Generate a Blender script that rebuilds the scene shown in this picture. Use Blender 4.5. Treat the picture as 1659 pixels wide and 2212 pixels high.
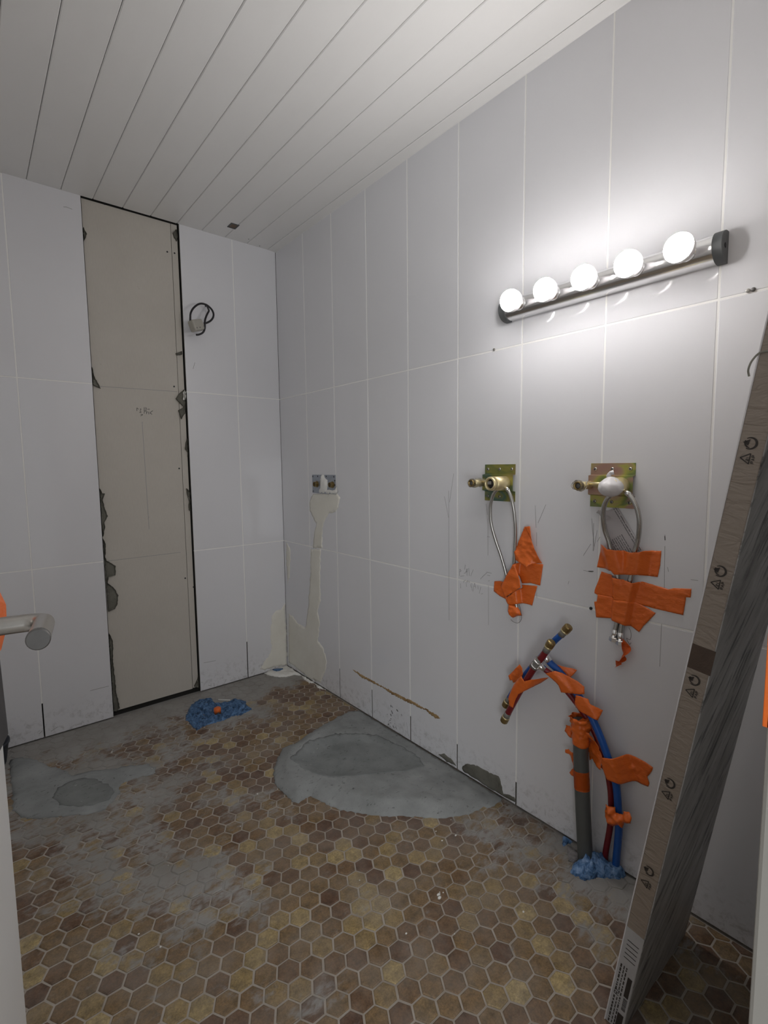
import bpy, bmesh, math, random
from mathutils import Vector, Matrix, noise
from mathutils.geometry import delaunay_2d_cdt

sc = bpy.context.scene
for o in list(bpy.data.objects):
    bpy.data.objects.remove(o)
COL = sc.collection
PI = math.pi

# ------------------------------------------------------------------ camera, world, lights, exposure
cam_d = bpy.data.cameras.new('camera')
cam = bpy.data.objects.new('camera', cam_d)
COL.objects.link(cam)
cam.location = (-1.40494, -2.62722, 1.20135)
cam.rotation_euler = (1.47833, 0.01102, -0.69263)
cam_d.sensor_fit = 'VERTICAL'
cam_d.sensor_height = 36.0
cam_d.lens = 36.0 * 1078.357 / 2212.0
cam_d.clip_start = 0.01
sc.camera = cam

world = bpy.data.worlds.new('world')
sc.world = world
world.use_nodes = True
world.node_tree.nodes['Background'].inputs[0].default_value = (0.93, 0.97, 1.0, 1)
world.node_tree.nodes['Background'].inputs[1].default_value = 0.5

BULB_STRENGTH = 92.0
BULB_COLOR = (1.0, 0.97, 0.95, 1)

def area_light(name, loc, target, size, power, color):
    l = bpy.data.lights.new(name, 'AREA')
    l.shape = 'RECTANGLE'
    l.size, l.size_y = size
    l.energy = power
    l.color = color
    o = bpy.data.objects.new(name, l)
    COL.objects.link(o)
    o.location = loc
    o.rotation_euler = (Vector(target) - Vector(loc)).to_track_quat('-Z', 'Y').to_euler()
    return o
# added fill light standing in for the unseen hallway outside the bathroom door
area_light('hall_fill', (-2.6, -4.5, 0.75), (-0.9, -1.9, 2.1), (1.5, 1.3), 36.0, (0.94, 0.97, 1.0))

vs = sc.view_settings
vs.view_transform = 'Standard'
vs.look = 'None'
vs.gamma = 1.0
vs.use_curve_mapping = False
vs.exposure = 0.22

# ------------------------------------------------------------------ measured positions, in metres
# wall lists are (y, z) on the right wall or (x, z) on the back wall, floor lists are (x, y), triples are (x, y, z)
S = {
    'open_r': [(-0.5633,0.1617),(-0.8316,0.1419),(-1.0992,0.117),(-1.3664,0.1087),(-1.6352,0.0908)],
    'open_b': [(-0.2362,0.2131),(-1.2098,0.1616)],
    'lamp_cap': [(-2.1733,1.7433),(-2.2001,1.7185),(-2.2022,1.6698),(-2.1802,1.6744)],
    'lamp_bar0': [(-1.5699,1.6809),(-1.5881,1.7034)],
    'lamp_ends_0': [(-1.5973,1.7013),(-2.1895,1.7032)],
    'lamp_ends_30': [(-1.6193,1.6906),(-2.1988,1.6925)],
    'lamp_ends_45': [(-1.6302,1.6852),(-2.2035,1.6871)],
    'bulbs': [(-1.6595,1.6935),(-1.7749,1.7062),(-1.8966,1.7024),(-2.0104,1.7037),(-2.1327,1.7017)],
    'bulbs2': [(-1.6521,1.6973),(-1.7684,1.7101),(-1.8911,1.7062),(-2.0058,1.7075),(-2.1289,1.7056)],
    'p1_top': [(-1.4948,1.2023),(-1.6219,1.2011),(-1.6216,1.1658),(-1.4951,1.1681)],
    'p1_mid': [(-1.5063,1.1665),(-1.6162,1.1666),(-1.617,1.1161),(-1.4887,1.1103),(-1.4893,1.1221)],
    'p1_bot': [(-1.4947,1.106),(-1.6229,1.1102),(-1.6229,1.0765),(-1.4938,1.0759)],
    'p1_holes': [(-1.5088,1.1838),(-1.5586,1.1843),(-1.6076,1.185),(-1.5084,1.0947),(-1.5583,1.0956)],
    'p2_top': [(-1.8857,1.2005),(-2.013,1.2004),(-2.0137,1.1681),(-1.8861,1.1687)],
    'p2_mid': [(-1.8816,1.1649),(-2.009,1.1667),(-2.0101,1.1135),(-1.8821,1.1102)],
    'p2_bot': [(-1.8858,1.1057),(-2.0117,1.1099),(-2.0121,1.0753),(-1.8864,1.0753)],
    'p2_holes': [(-1.8998,1.1826),(-1.9497,1.1833),(-1.9986,1.1833),(-1.8999,1.0929),(-1.9497,1.092),(-1.9979,1.0926)],
    'b1_axis_14': [(-1.5234,1.1332),(-1.6122,1.1366)],
    'b2_axis_14': [(-1.9601,1.1347),(-2.0084,1.1385)],
    's1_axis_14': [(-1.44,1.1314),(-1.5051,1.1425)],
    's2_axis_14': [(-1.8519,1.1333),(-1.8989,1.1426)],
    'b1_axis_20': [(-1.5282,1.1335),(-1.6166,1.1369)],
    'b2_axis_20': [(-1.963,1.135),(-2.0111,1.1388)],
    's1_axis_20': [(-1.4451,1.1317),(-1.5099,1.1428)],
    's2_axis_20': [(-1.8552,1.1336),(-1.9021,1.1428)],
    'b1_axis_50': [(-1.552,1.135),(-1.6385,1.1383)],
    'b2_axis_50': [(-1.9774,1.1365),(-2.0244,1.1401)],
    's1_axis_50': [(-1.4707,1.1332),(-1.5341,1.1441)],
    's2_axis_50': [(-1.8719,1.1351),(-1.9178,1.1441)],
    'b1_axis_80': [(-1.5758,1.1364),(-1.6604,1.1397)],
    'b2_axis_80': [(-1.9917,1.1379),(-2.0378,1.1415)],
    's1_axis_80': [(-1.4963,1.1347),(-1.5583,1.1453)],
    's2_axis_80': [(-1.8887,1.1366),(-1.9335,1.1453)],
    'b1_axis_100': [(-1.5916,1.1374),(-1.675,1.1406)],
    'b2_axis_100': [(-2.0013,1.1389),(-2.0467,1.1424)],
    's1_axis_100': [(-1.5134,1.1357),(-1.5744,1.1462)],
    's2_axis_100': [(-1.8998,1.1375),(-1.944,1.1462)],
    'hose1a': [(-0.035,-1.6112,1.1235),(-0.036,-1.6251,1.1056),(-0.034,-1.637,1.0693),(-0.028,-1.6407,1.0232),(-0.022,-1.6398,0.9763),(-0.016,-1.6338,0.9127),(-0.012,-1.6281,0.8563),(-0.012,-1.6289,0.8008),(-0.012,-1.6374,0.7386),(-0.01,-1.6438,0.7109)],
    'hose1b': [(-0.05,-1.5888,1.1203),(-0.052,-1.5752,1.1076),(-0.05,-1.5623,1.082),(-0.046,-1.5546,1.0498),(-0.04,-1.5534,1.0017),(-0.03,-1.5639,0.9458),(-0.02,-1.5803,0.8904),(-0.014,-1.5958,0.8356),(-0.012,-1.6065,0.7888),(-0.012,-1.6168,0.7344)],
    'hose2a': [(-0.04,-2.0066,1.1229),(-0.042,-2.0167,1.115),(-0.042,-2.0282,1.0998),(-0.04,-2.0375,1.0778),(-0.036,-2.0418,1.0508),(-0.03,-2.0401,1.0246),(-0.022,-2.0341,0.9929),(-0.017,-2.0247,0.9554),(-0.013,-2.0163,0.8955),(-0.012,-2.0029,0.8273),(-0.012,-1.9957,0.7726),(-0.012,-1.992,0.7247),(-0.012,-1.9913,0.7069)],
    'hose2b': [(-0.06,-1.9753,1.1158),(-0.06,-1.9663,1.1055),(-0.056,-1.9555,1.0862),(-0.05,-1.9496,1.0637),(-0.044,-1.9476,1.0412),(-0.034,-1.9483,1.0119),(-0.026,-1.9548,0.9847),(-0.02,-1.9623,0.9477),(-0.015,-1.9776,0.8895),(-0.012,-1.9849,0.8237),(-0.012,-1.9816,0.7626),(-0.012,-1.9761,0.7274),(-0.012,-1.9739,0.7119)],
    'loop1': [(-0.012,-1.6511,0.7313),(-0.014,-1.6578,0.7205),(-0.014,-1.6623,0.6982),(-0.014,-1.6626,0.6857),(-0.013,-1.6548,0.6729),(-0.012,-1.6438,0.6664),(-0.011,-1.6283,0.6671),(-0.01,-1.6168,0.6724)],
    'loop2': [(-0.01,-2.0127,0.7424),(-0.014,-2.0198,0.7346),(-0.015,-2.0221,0.7209),(-0.013,-2.0182,0.709),(-0.01,-2.0078,0.7097),(-0.012,-2.0172,0.6959),(-0.012,-2.0214,0.7013)],
    't1_top': [(-1.669,0.9965),(-1.6888,1.0002),(-1.6934,0.9678),(-1.7017,0.9447),(-1.7179,0.9107),(-1.7259,0.8931),(-1.7337,0.884),(-1.7165,0.8811),(-1.6951,0.8758),(-1.6854,0.8639),(-1.6651,0.874),(-1.6403,0.8829),(-1.6374,0.9091),(-1.6376,0.9232)],
    't1_fold': [(-1.6729,0.9969),(-1.6922,1.0006),(-1.6994,0.9535),(-1.6909,0.9672)],
    't1_mid': [(-1.628,0.8651),(-1.6446,0.8728),(-1.6651,0.8758),(-1.7329,0.8796),(-1.7287,0.8491),(-1.7228,0.8086),(-1.6864,0.8108),(-1.654,0.8033)],
    't1_diag': [(-1.6296,0.8646),(-1.638,0.865),(-1.6594,0.8197),(-1.6629,0.7938),(-1.6517,0.7864),(-1.629,0.7696),(-1.5993,0.7466),(-1.5835,0.7866),(-1.6068,0.827)],
    't1_left': [(-1.541,0.7913),(-1.5646,0.7964),(-1.5868,0.7956),(-1.6024,0.7664),(-1.6116,0.7317),(-1.5964,0.7359),(-1.5653,0.7426),(-1.538,0.7551)],
    't1_low': [(-1.6534,0.7986),(-1.7125,0.8049),(-1.7033,0.7718),(-1.6947,0.7359),(-1.6729,0.7374),(-1.6462,0.7345),(-1.6252,0.7274),(-1.6081,0.7266),(-1.6067,0.7491),(-1.633,0.7724),(-1.6556,0.7892)],
    't1_plug': [(-1.6117,0.7292),(-1.6309,0.7296),(-1.6457,0.7237),(-1.6563,0.7116),(-1.6638,0.6972),(-1.6421,0.6904),(-1.6274,0.6807),(-1.6123,0.6891),(-1.6074,0.6971),(-1.6076,0.7137)],
    't2_top': [(-1.9253,0.9683),(-1.9414,0.9685),(-1.9544,0.9595),(-1.9874,0.9584),(-2.0192,0.9577),(-2.0385,0.9607),(-2.0516,0.9654),(-2.0866,0.9674),(-2.0852,0.9305),(-2.0798,0.8959),(-2.056,0.8953),(-2.0349,0.8969),(-1.9733,0.8885),(-1.9647,0.8981),(-1.9329,0.8974),(-1.911,0.8977),(-1.9177,0.9316)],
    't2_mid': [(-1.9256,0.8866),(-1.9483,0.8828),(-1.9736,0.8786),(-2.0022,0.8771),(-2.0222,0.8724),(-2.0414,0.8768),(-2.0773,0.8722),(-2.1083,0.868),(-2.1222,0.8735),(-2.1626,0.8791),(-2.1614,0.8563),(-2.1508,0.8551),(-2.1492,0.8357),(-2.146,0.8062),(-2.116,0.8072),(-2.0778,0.8086),(-2.0418,0.811),(-2.0242,0.8124),(-1.9756,0.8159),(-1.9504,0.8151),(-1.9168,0.8149),(-1.9062,0.8183),(-1.9064,0.8281),(-1.9156,0.8537)],
    't2_low': [(-1.9171,0.8172),(-1.9518,0.818),(-1.977,0.8157),(-2.0095,0.8191),(-2.0431,0.8118),(-2.0605,0.8054),(-2.0795,0.7966),(-2.0653,0.7763),(-2.049,0.7541),(-2.0381,0.7339),(-2.0159,0.7459),(-1.9874,0.7516),(-1.9622,0.7552),(-1.9143,0.7472),(-1.9115,0.7685),(-1.9068,0.7927),(-1.9145,0.7954)],
    't2_twist': [(-0.014,-1.9954,0.7095),(-0.02,-2.0056,0.701),(-0.018,-2.0111,0.6894),(-0.022,-2.0124,0.674),(-0.02,-2.005,0.6566),(-0.018,-2.0024,0.6447),(-0.015,-1.99,0.6359),(-0.012,-1.9786,0.6209)],
    'nuts2': [(-1.9735,0.704),(-1.9924,0.6974)],
    'paper': [(-1.9184,1.0666),(-1.9415,1.0664),(-1.9557,1.0745),(-1.9675,1.0767),(-1.9945,1.037),(-2.025,0.9885),(-2.0437,0.9599),(-2.0268,0.9359),(-1.9652,0.9274),(-1.9476,0.9736),(-1.9363,1.021),(-1.9155,1.0534)],
    'blue_stick': [(-0.05,-1.8503,0.7082),(-0.05,-1.8336,0.6868),(-0.048,-1.8041,0.6534),(-0.046,-1.7673,0.601),(-0.044,-1.7378,0.5633),(-0.04,-1.6967,0.5079),(-0.034,-1.65,0.4371),(-0.03,-1.6165,0.3755)],
    'red_stick': [(-0.085,-1.8164,0.6598),(-0.083,-1.799,0.6294),(-0.08,-1.7847,0.607),(-0.078,-1.7666,0.5813),(-0.072,-1.7367,0.5321),(-0.066,-1.7013,0.4712),(-0.06,-1.6573,0.3877),(-0.056,-1.63,0.3346)],
    'blue_main': [(-0.048,-1.773,0.6012),(-0.046,-1.7828,0.5896),(-0.044,-1.7969,0.5775),(-0.04,-1.8224,0.5607),(-0.04,-1.8645,0.5254),(-0.044,-1.9062,0.4911),(-0.045,-1.9321,0.4572),(-0.044,-1.9567,0.4132),(-0.042,-1.9764,0.3676),(-0.039,-1.994,0.3186),(-0.036,-2.0045,0.2818),(-0.031,-2.0094,0.2201),(-0.027,-2.0122,0.1586),(-0.022,-2.008,0.0918),(-0.017,-2.0033,0.0367)],
    'red_main': [(-0.074,-1.7684,0.5758),(-0.066,-1.7831,0.5653),(-0.06,-1.7945,0.5574),(-0.055,-1.8129,0.5462),(-0.047,-1.8475,0.5143),(-0.037,-1.8698,0.4869),(-0.029,-1.8901,0.4598),(-0.025,-1.9182,0.4231),(-0.024,-1.9432,0.3814),(-0.024,-1.9615,0.3352),(-0.025,-1.9774,0.2832),(-0.026,-1.9865,0.2268),(-0.024,-1.9855,0.1416),(-0.016,-1.9707,0.0404)],
    'drain': [(-0.045,-1.8963,0.4444),(-0.045,-1.8997,0.347),(-0.045,-1.9111,0.1729),(-0.045,-1.9226,0.0227),(-0.045,-1.9248,-0.0015)],
    'ta_left': [(-1.6818,0.5441),(-1.6939,0.5363),(-1.6989,0.519),(-1.6944,0.5071),(-1.678,0.4848),(-1.6563,0.4711),(-1.6513,0.478),(-1.6389,0.4728),(-1.6325,0.4858)],
    'ta_wrap': [(-1.7137,0.524),(-1.7243,0.5101),(-1.7535,0.5269),(-1.7885,0.5335),(-1.7671,0.5114),(-1.7362,0.4866),(-1.6996,0.4572),(-1.6869,0.4318),(-1.6766,0.4005),(-1.6619,0.4034),(-1.659,0.4322),(-1.673,0.4751),(-1.6941,0.5052)],
    'ta_flap': [(-1.801,0.5809),(-1.8222,0.5785),(-1.8653,0.5736),(-1.8498,0.5453),(-1.8271,0.5476),(-1.8143,0.5573)],
    'ta_long': [(-1.7937,0.5557),(-1.8209,0.5703),(-1.8518,0.5629),(-1.8839,0.5545),(-1.9055,0.5431),(-1.9098,0.524),(-1.8849,0.516),(-1.8399,0.5076),(-1.8321,0.5312),(-1.8152,0.5411)],
    'ta_long2': [(-1.8849,0.5129),(-1.9024,0.5154),(-1.9215,0.513),(-1.9291,0.5012),(-1.9597,0.4886),(-1.9545,0.4623),(-1.9363,0.4642),(-1.9135,0.4686),(-1.8795,0.47)],
    'td_flapleft': [(-1.8437,0.3962),(-1.8583,0.3978),(-1.8654,0.3813),(-1.8647,0.3638),(-1.85,0.3727),(-1.8419,0.3769)],
    'td_flapleft2': [(-1.8423,0.3148),(-1.8524,0.3193),(-1.8693,0.3139),(-1.871,0.2669),(-1.8634,0.2851),(-1.855,0.3052),(-1.8415,0.3023)],
    'td_flapleft3': [(-1.864,0.2603),(-1.8717,0.2662),(-1.8735,0.2387),(-1.8623,0.2408),(-1.8565,0.2446)],
    'td_right': [(-1.9194,0.4124),(-1.9288,0.4122),(-1.942,0.3825),(-1.959,0.357),(-1.9654,0.3455),(-1.9643,0.314),(-1.9501,0.3155),(-1.9272,0.3214),(-1.919,0.3134),(-1.9145,0.324),(-1.9134,0.3637)],
    'td_big': [(-1.971,0.3565),(-1.9905,0.3635),(-2.0171,0.3699),(-2.0394,0.3705),(-2.0667,0.3679),(-2.0881,0.361),(-2.0851,0.348),(-2.0744,0.3271),(-2.0803,0.3108),(-2.0771,0.2994),(-2.0565,0.2984),(-2.0381,0.3007),(-2.0118,0.2973),(-1.9868,0.2948),(-1.9746,0.3051),(-1.9583,0.3156),(-1.9658,0.3316)],
    'tb_band': [(-1.9826,0.219),(-1.9935,0.2175),(-2.0093,0.2225),(-2.0115,0.207),(-2.0271,0.2121),(-2.0314,0.2127),(-2.0352,0.2277),(-2.0505,0.2254),(-2.0566,0.218),(-2.0547,0.2005),(-2.0363,0.1935),(-2.0334,0.1762),(-2.0213,0.1755),(-2.0041,0.1617),(-1.9924,0.1643),(-1.9828,0.1814)],
    'tc_cap': [(-1.862,0.4367),(-1.9248,0.3626)],
    'drain_band': [(-1.8798,0.2817),(-1.9273,0.2286)],
    'wool_pipe': [(-0.1192,-1.9186),(-0.0919,-1.9089),(-0.0612,-1.9134),(-0.02,-1.9265),(0.0126,-1.9252),(0.0127,-1.9447),(0.0104,-1.965),(0.0072,-1.9779),(0.0092,-2.001),(0.005,-2.0184),(-0.0075,-2.0268),(-0.0339,-2.0231),(-0.0544,-1.997),(-0.0766,-1.9753),(-0.1113,-1.9601),(-0.1159,-1.9361)],
    'wool_bit': [(-0.005,-1.8252),(0.0055,-1.8342),(0.0033,-1.8568),(-0.0191,-1.8549),(-0.0417,-1.8491),(-0.0353,-1.8411)],
    'plaster_bit': [(-0.0268,-1.8552),(-0.0301,-1.8758),(-0.0318,-1.8972),(-0.0516,-1.9122),(-0.0759,-1.9039),(-0.0829,-1.8918),(-0.0591,-1.874)],
    'wool_floor': [(-0.6823,-0.236),(-0.6148,-0.122),(-0.5574,-0.0829),(-0.511,-0.1141),(-0.5145,-0.1741),(-0.4858,-0.199),(-0.4493,-0.213),(-0.4184,-0.1946),(-0.3864,-0.2587),(-0.4016,-0.3071),(-0.3972,-0.3619),(-0.4603,-0.3809),(-0.5063,-0.3649),(-0.5474,-0.3759),(-0.6289,-0.3656),(-0.6795,-0.3798),(-0.6796,-0.3143)],
    'plug': [(-0.5485,-0.3131)],
    'plug_top': [(-0.566,-0.2949),(-0.5307,-0.3255),(-0.5369,-0.2831)],
    'mortar_big': [(-0.5645,-0.915),(-0.5219,-0.8491),(-0.4528,-0.7781),(-0.3854,-0.7762),(-0.3134,-0.7545),(-0.2371,-0.7315),(-0.1244,-0.7099),(-0.0483,-0.7),(0.0388,-0.7282),(0.0471,-0.7879),(0.0314,-0.8449),(0.028,-0.9491),(0.014,-1.0837),(0.0087,-1.2328),(0.0068,-1.3642),(0.0116,-1.4965),(0.0035,-1.5875),(-0.0577,-1.5872),(-0.0903,-1.5701),(-0.1511,-1.5598),(-0.2403,-1.5152),(-0.325,-1.4302),(-0.4223,-1.3368),(-0.4789,-1.2534),(-0.5088,-1.1738),(-0.524,-1.1185),(-0.573,-1.1257),(-0.5864,-1.1003),(-0.5869,-1.0282),(-0.5862,-0.9682)],
    'mortar_dip': [(-0.4831,-0.9001),(-0.3522,-0.8352),(-0.2143,-0.8721),(-0.0912,-0.9677),(-0.0637,-1.0938),(-0.0599,-1.2106),(-0.0912,-1.2715),(-0.1751,-1.2657),(-0.3087,-1.1908),(-0.4321,-1.1082),(-0.4748,-1.0083)],
    'mortar_left': [(-1.3528,-0.1117),(-1.3127,-0.1209),(-1.2652,-0.187),(-1.2398,-0.2579),(-1.2012,-0.3209),(-1.167,-0.4078),(-1.1486,-0.4066),(-1.0996,-0.4199),(-1.0468,-0.4565),(-1.0053,-0.4695),(-0.9221,-0.5203),(-0.904,-0.5648),(-0.9165,-0.5982),(-0.9888,-0.5828),(-1.0355,-0.5877),(-1.0525,-0.6377),(-1.0812,-0.681),(-1.1163,-0.7091),(-1.1641,-0.696),(-1.2149,-0.6618),(-1.2659,-0.6333),(-1.3282,-0.5891),(-1.3659,-0.5018),(-1.3574,-0.2664)],
    'mortar_left_dip': [(-1.2294,-0.4673),(-1.1844,-0.4533),(-1.1405,-0.4584),(-1.103,-0.5069),(-1.0733,-0.5804),(-1.0704,-0.634),(-1.0937,-0.6631),(-1.1404,-0.661),(-1.1882,-0.634),(-1.2329,-0.5864),(-1.2503,-0.5241)],
    'caulk': [(-0.1537,0.0112),(-0.0986,0.0187),(-0.0001,0.0043),(0.021,-0.0287),(0.0191,-0.1261),(0.0205,-0.2215),(0.0289,-0.2933),(0.0209,-0.373),(0.0082,-0.4213),(-0.0209,-0.3725),(-0.0006,-0.3176),(-0.0231,-0.2856),(-0.0199,-0.2252),(-0.0039,-0.1738),(-0.0306,-0.1371),(-0.0835,-0.1307),(-0.115,-0.1032),(-0.1436,-0.0517)],
    'caulk_hole': [(-0.1063,-0.0151),(-0.0819,-0.0226),(-0.0518,-0.0419),(-0.0783,-0.0561),(-0.099,-0.0463)],
    'plaster_r1': [(-0.3397,1.0555),(-0.5611,1.0694),(-0.5926,1.0498),(-0.581,1.0077),(-0.5502,0.9723),(-0.4813,0.9593),(-0.4317,0.9033),(-0.4215,0.8495),(-0.4183,0.7737),(-0.3263,0.7626),(-0.3384,0.8413),(-0.3661,0.8979),(-0.334,0.9314),(-0.3014,0.9654),(-0.304,1.0199)],
    'plaster_r2': [(-0.3002,0.7548),(-0.4016,0.7628),(-0.3907,0.6215),(-0.3899,0.4847),(-0.3537,0.4216),(-0.3764,0.3619),(-0.3548,0.2538),(-0.4041,0.23),(-0.4376,0.1657),(-0.4185,0.0947),(-0.3704,0.0223),(-0.238,0.0071),(-0.0874,0.029),(-0.0191,0.0286),(-0.0367,0.3313),(-0.0745,0.3298),(-0.1409,0.3005),(-0.2247,0.2965),(-0.2459,0.3595),(-0.2696,0.479),(-0.2932,0.6055)],
    'plaster_r3': [(-0.0298,0.7615),(-0.0775,0.7277),(-0.0741,0.6682),(-0.0578,0.5568),(-0.0312,0.5122),(-0.0249,0.6115)],
    'plaster_b': [(0.0168,0.3868),(0.0046,0.0079),(-0.0796,0.0218),(-0.1499,0.019),(-0.1769,0.0309),(-0.1529,0.0637),(-0.1242,0.0912),(-0.0993,0.1333),(-0.1026,0.1737),(-0.1051,0.2357),(-0.0925,0.329),(-0.0682,0.3547),(-0.0302,0.3559),(-0.0101,0.383)],
    'mortar_r': [(-1.3878,0.0211),(-1.4015,0.0405),(-1.4172,0.0525),(-1.4591,0.068),(-1.4913,0.0692),(-1.5246,0.0697),(-1.551,0.0741),(-1.565,0.0759),(-1.5771,0.0597),(-1.5874,0.0191),(-1.6143,0.0315),(-1.6371,0.0302),(-1.6373,0.0136),(-1.5856,0.0112),(-1.5253,0.009),(-1.4574,0.0117),(-1.4287,0.0118),(-1.3947,0.0134)],
    'mortar_r2': [(-1.2647,0.0224),(-1.2976,0.0375),(-1.3401,0.0325),(-1.3609,0.0178),(-1.3083,0.0093)],
    'rust': [(-0.6728,0.194),(-0.7174,0.1927),(-0.7553,0.1898),(-0.8183,0.1906),(-0.8689,0.188),(-0.9513,0.1875),(-1.0294,0.1871),(-1.0907,0.1895),(-1.1738,0.1878),(-1.2136,0.187),(-1.2445,0.1846),(-1.2767,0.1802),(-1.2521,0.169),(-1.2252,0.1713),(-1.1898,0.1807),(-1.1411,0.1769),(-1.0906,0.1759),(-1.0337,0.1733),(-0.9745,0.1721),(-0.9274,0.1792),(-0.8688,0.1798),(-0.8077,0.1788),(-0.7495,0.1744),(-0.7226,0.1825)],
    'board_seam': [(-0.5652,2.3882),(-0.5617,2.0513),(-0.5652,1.4608),(-0.5548,0.7947),(-0.5549,0.1155)],
    'pencil_b1': [(-0.9286,1.5799),(-0.5661,1.5853)],
    'pencil_b2': [(-0.9264,0.7654),(-0.5889,0.7671)],
    'pencil_b3': [(-0.7393,1.4271),(-0.7345,0.9008)],
    'screws': [(-0.8471,2.399),(-0.5819,2.2578),(-0.5472,2.2601),(-0.7632,2.4066),(-0.6414,2.4067),(-0.5808,1.6093),(-0.5754,1.1988),(-0.572,0.6281),(-0.5315,0.5746)],
    'mort_l': [(-0.9421,2.2694),(-0.9276,2.2419),(-0.9438,2.2099)],
    'mort_l2': [(-0.9426,1.6635),(-0.9327,1.6181),(-0.9235,1.5957),(-0.9109,1.5695),(-0.9314,1.5794),(-0.945,1.5859)],
    'mort_l3': [(-0.9438,1.1117),(-0.9309,1.0869),(-0.9201,1.0864),(-0.9327,1.0546),(-0.9242,1.0134),(-0.9151,0.98),(-0.9314,0.9485),(-0.9292,0.9237),(-0.9422,0.8839),(-0.9507,0.9256)],
    'mort_l4': [(-0.9441,0.8759),(-0.9297,0.8496),(-0.9364,0.7934),(-0.9449,0.8101),(-0.932,0.7705),(-0.8943,0.7387),(-0.8987,0.6943),(-0.9287,0.6898),(-0.9321,0.6635),(-0.9061,0.6322),(-0.8921,0.5958),(-0.8963,0.5555),(-0.9095,0.533),(-0.9358,0.5245),(-0.9384,0.7603)],
    'mort_l5': [(-0.9425,0.4199),(-0.926,0.3819),(-0.9316,0.2801),(-0.9284,0.2014),(-0.9252,0.122),(-0.9145,0.0395),(-0.9308,0.0185),(-0.9415,0.0309),(-0.9441,0.1886)],
    'mort_l6': [(-0.9465,2.1286),(-0.9277,2.1234),(-0.9167,2.1098),(-0.921,2.0859),(-0.9451,2.0772)],
    'mort_r1': [(-0.5363,2.3745),(-0.5517,2.3525),(-0.5455,2.3329),(-0.5354,2.3178),(-0.5318,2.3544)],
    'mort_r2': [(-0.5356,1.5981),(-0.5625,1.57),(-0.5763,1.5475),(-0.5561,1.5274),(-0.5397,1.5112),(-0.5663,1.4922),(-0.5555,1.4494),(-0.537,1.4765),(-0.5237,1.5209)],
    'mort_r2w': [(-0.5357,1.5964),(-0.5278,1.5815),(-0.5311,1.5465),(-0.5424,1.5457),(-0.5407,1.5804)],
    'mort_r3': [(-0.5253,1.3543),(-0.5428,1.2966),(-0.5286,1.2835),(-0.5167,1.2569),(-0.5178,1.3279)],
    'mort_r4': [(-0.5461,1.0969),(-0.5358,1.0337),(-0.5381,0.9842),(-0.5224,0.9787),(-0.5179,1.0779)],
    'mort_r5': [(-0.5654,1.7745),(-0.5353,1.787),(-0.5361,1.7698),(-0.5617,1.764)],
    'mort_r6': [(-0.5244,0.0955),(-0.5349,0.0696),(-0.5547,0.037),(-0.5285,0.0049),(-0.5113,0.0142),(-0.5111,0.0821)],
    'scr_b1': [(-0.7597,1.4762),(-0.7595,1.4928),(-0.7505,1.4867)],
    'write_b': [[(-0.7595,1.4928),(-0.7603,1.4774)],[(-0.7595,1.4921),(-0.7517,1.4859)],[(-0.7453,1.489),(-0.741,1.4886),(-0.7459,1.4783)],[(-0.7261,1.4969),(-0.7271,1.4768),(-0.7206,1.4805)],[(-0.7217,1.4952),(-0.7161,1.4942),(-0.7189,1.488),(-0.7173,1.4827),(-0.7284,1.4767)],[(-0.7126,1.4884),(-0.701,1.4898)],[(-0.7442,1.4624),(-0.7342,1.4616),(-0.7446,1.4544)],[(-0.7494,1.4701),(-0.7423,1.4759),(-0.7426,1.4692)],[(-0.7272,1.4741),(-0.7282,1.4673)],[(-0.7169,1.4774),(-0.7176,1.4653)],[(-0.7196,1.4759),(-0.7107,1.4751)],[(-0.7068,1.4766),(-0.7068,1.4645)],[(-0.6872,1.4832),(-0.6979,1.4758),(-0.7002,1.4676)],[(-0.7006,1.473),(-0.692,1.464)]],
    'write_r': [[(-1.3744,0.783),(-1.3762,0.8092)],[(-1.3762,0.8092),(-1.3839,0.8039),(-1.3767,0.7982)],[(-1.3792,0.7819),(-1.3983,0.7869)],[(-1.404,0.8299),(-1.4005,0.8111)],[(-1.3971,0.7959),(-1.4053,0.7991)],[(-1.4053,0.7991),(-1.4123,0.8166),(-1.4124,0.7892)],[(-1.4065,0.8029),(-1.4147,0.8051)],[(-1.4204,0.8196),(-1.4229,0.791)],[(-1.4299,0.7912),(-1.4423,0.8176)],[(-1.3961,0.7589),(-1.3949,0.7643),(-1.4055,0.7716)],[(-1.3818,0.736),(-1.3805,0.7544)],[(-1.4103,0.7468),(-1.4079,0.7629),(-1.4149,0.7714),(-1.4173,0.7627)],[(-1.4196,0.7704),(-1.4266,0.7661)],[(-1.4289,0.7593),(-1.4325,0.7472)],[(-1.4372,0.7372),(-1.4358,0.766)],[(-1.4406,0.7342),(-1.445,0.7567)],[(-1.445,0.7567),(-1.4495,0.7684),(-1.4542,0.7494)],[(-1.4439,0.7547),(-1.4542,0.7566)],[(-1.4643,0.762),(-1.4655,0.7479)],[(-1.4777,0.7591),(-1.4712,0.7329)],[(-1.479,0.7326),(-1.4879,0.7361)],[(-1.4752,0.7871),(-1.4873,0.7998),(-1.5046,0.8149)],[(-1.5024,0.8172),(-1.5111,0.8177),(-1.526,0.817)],[(-1.5069,0.8065),(-1.5187,0.8071)],[(-1.5103,0.7861),(-1.5178,0.7891)],[(-1.5044,0.9463),(-1.5161,0.9458)]],
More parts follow.
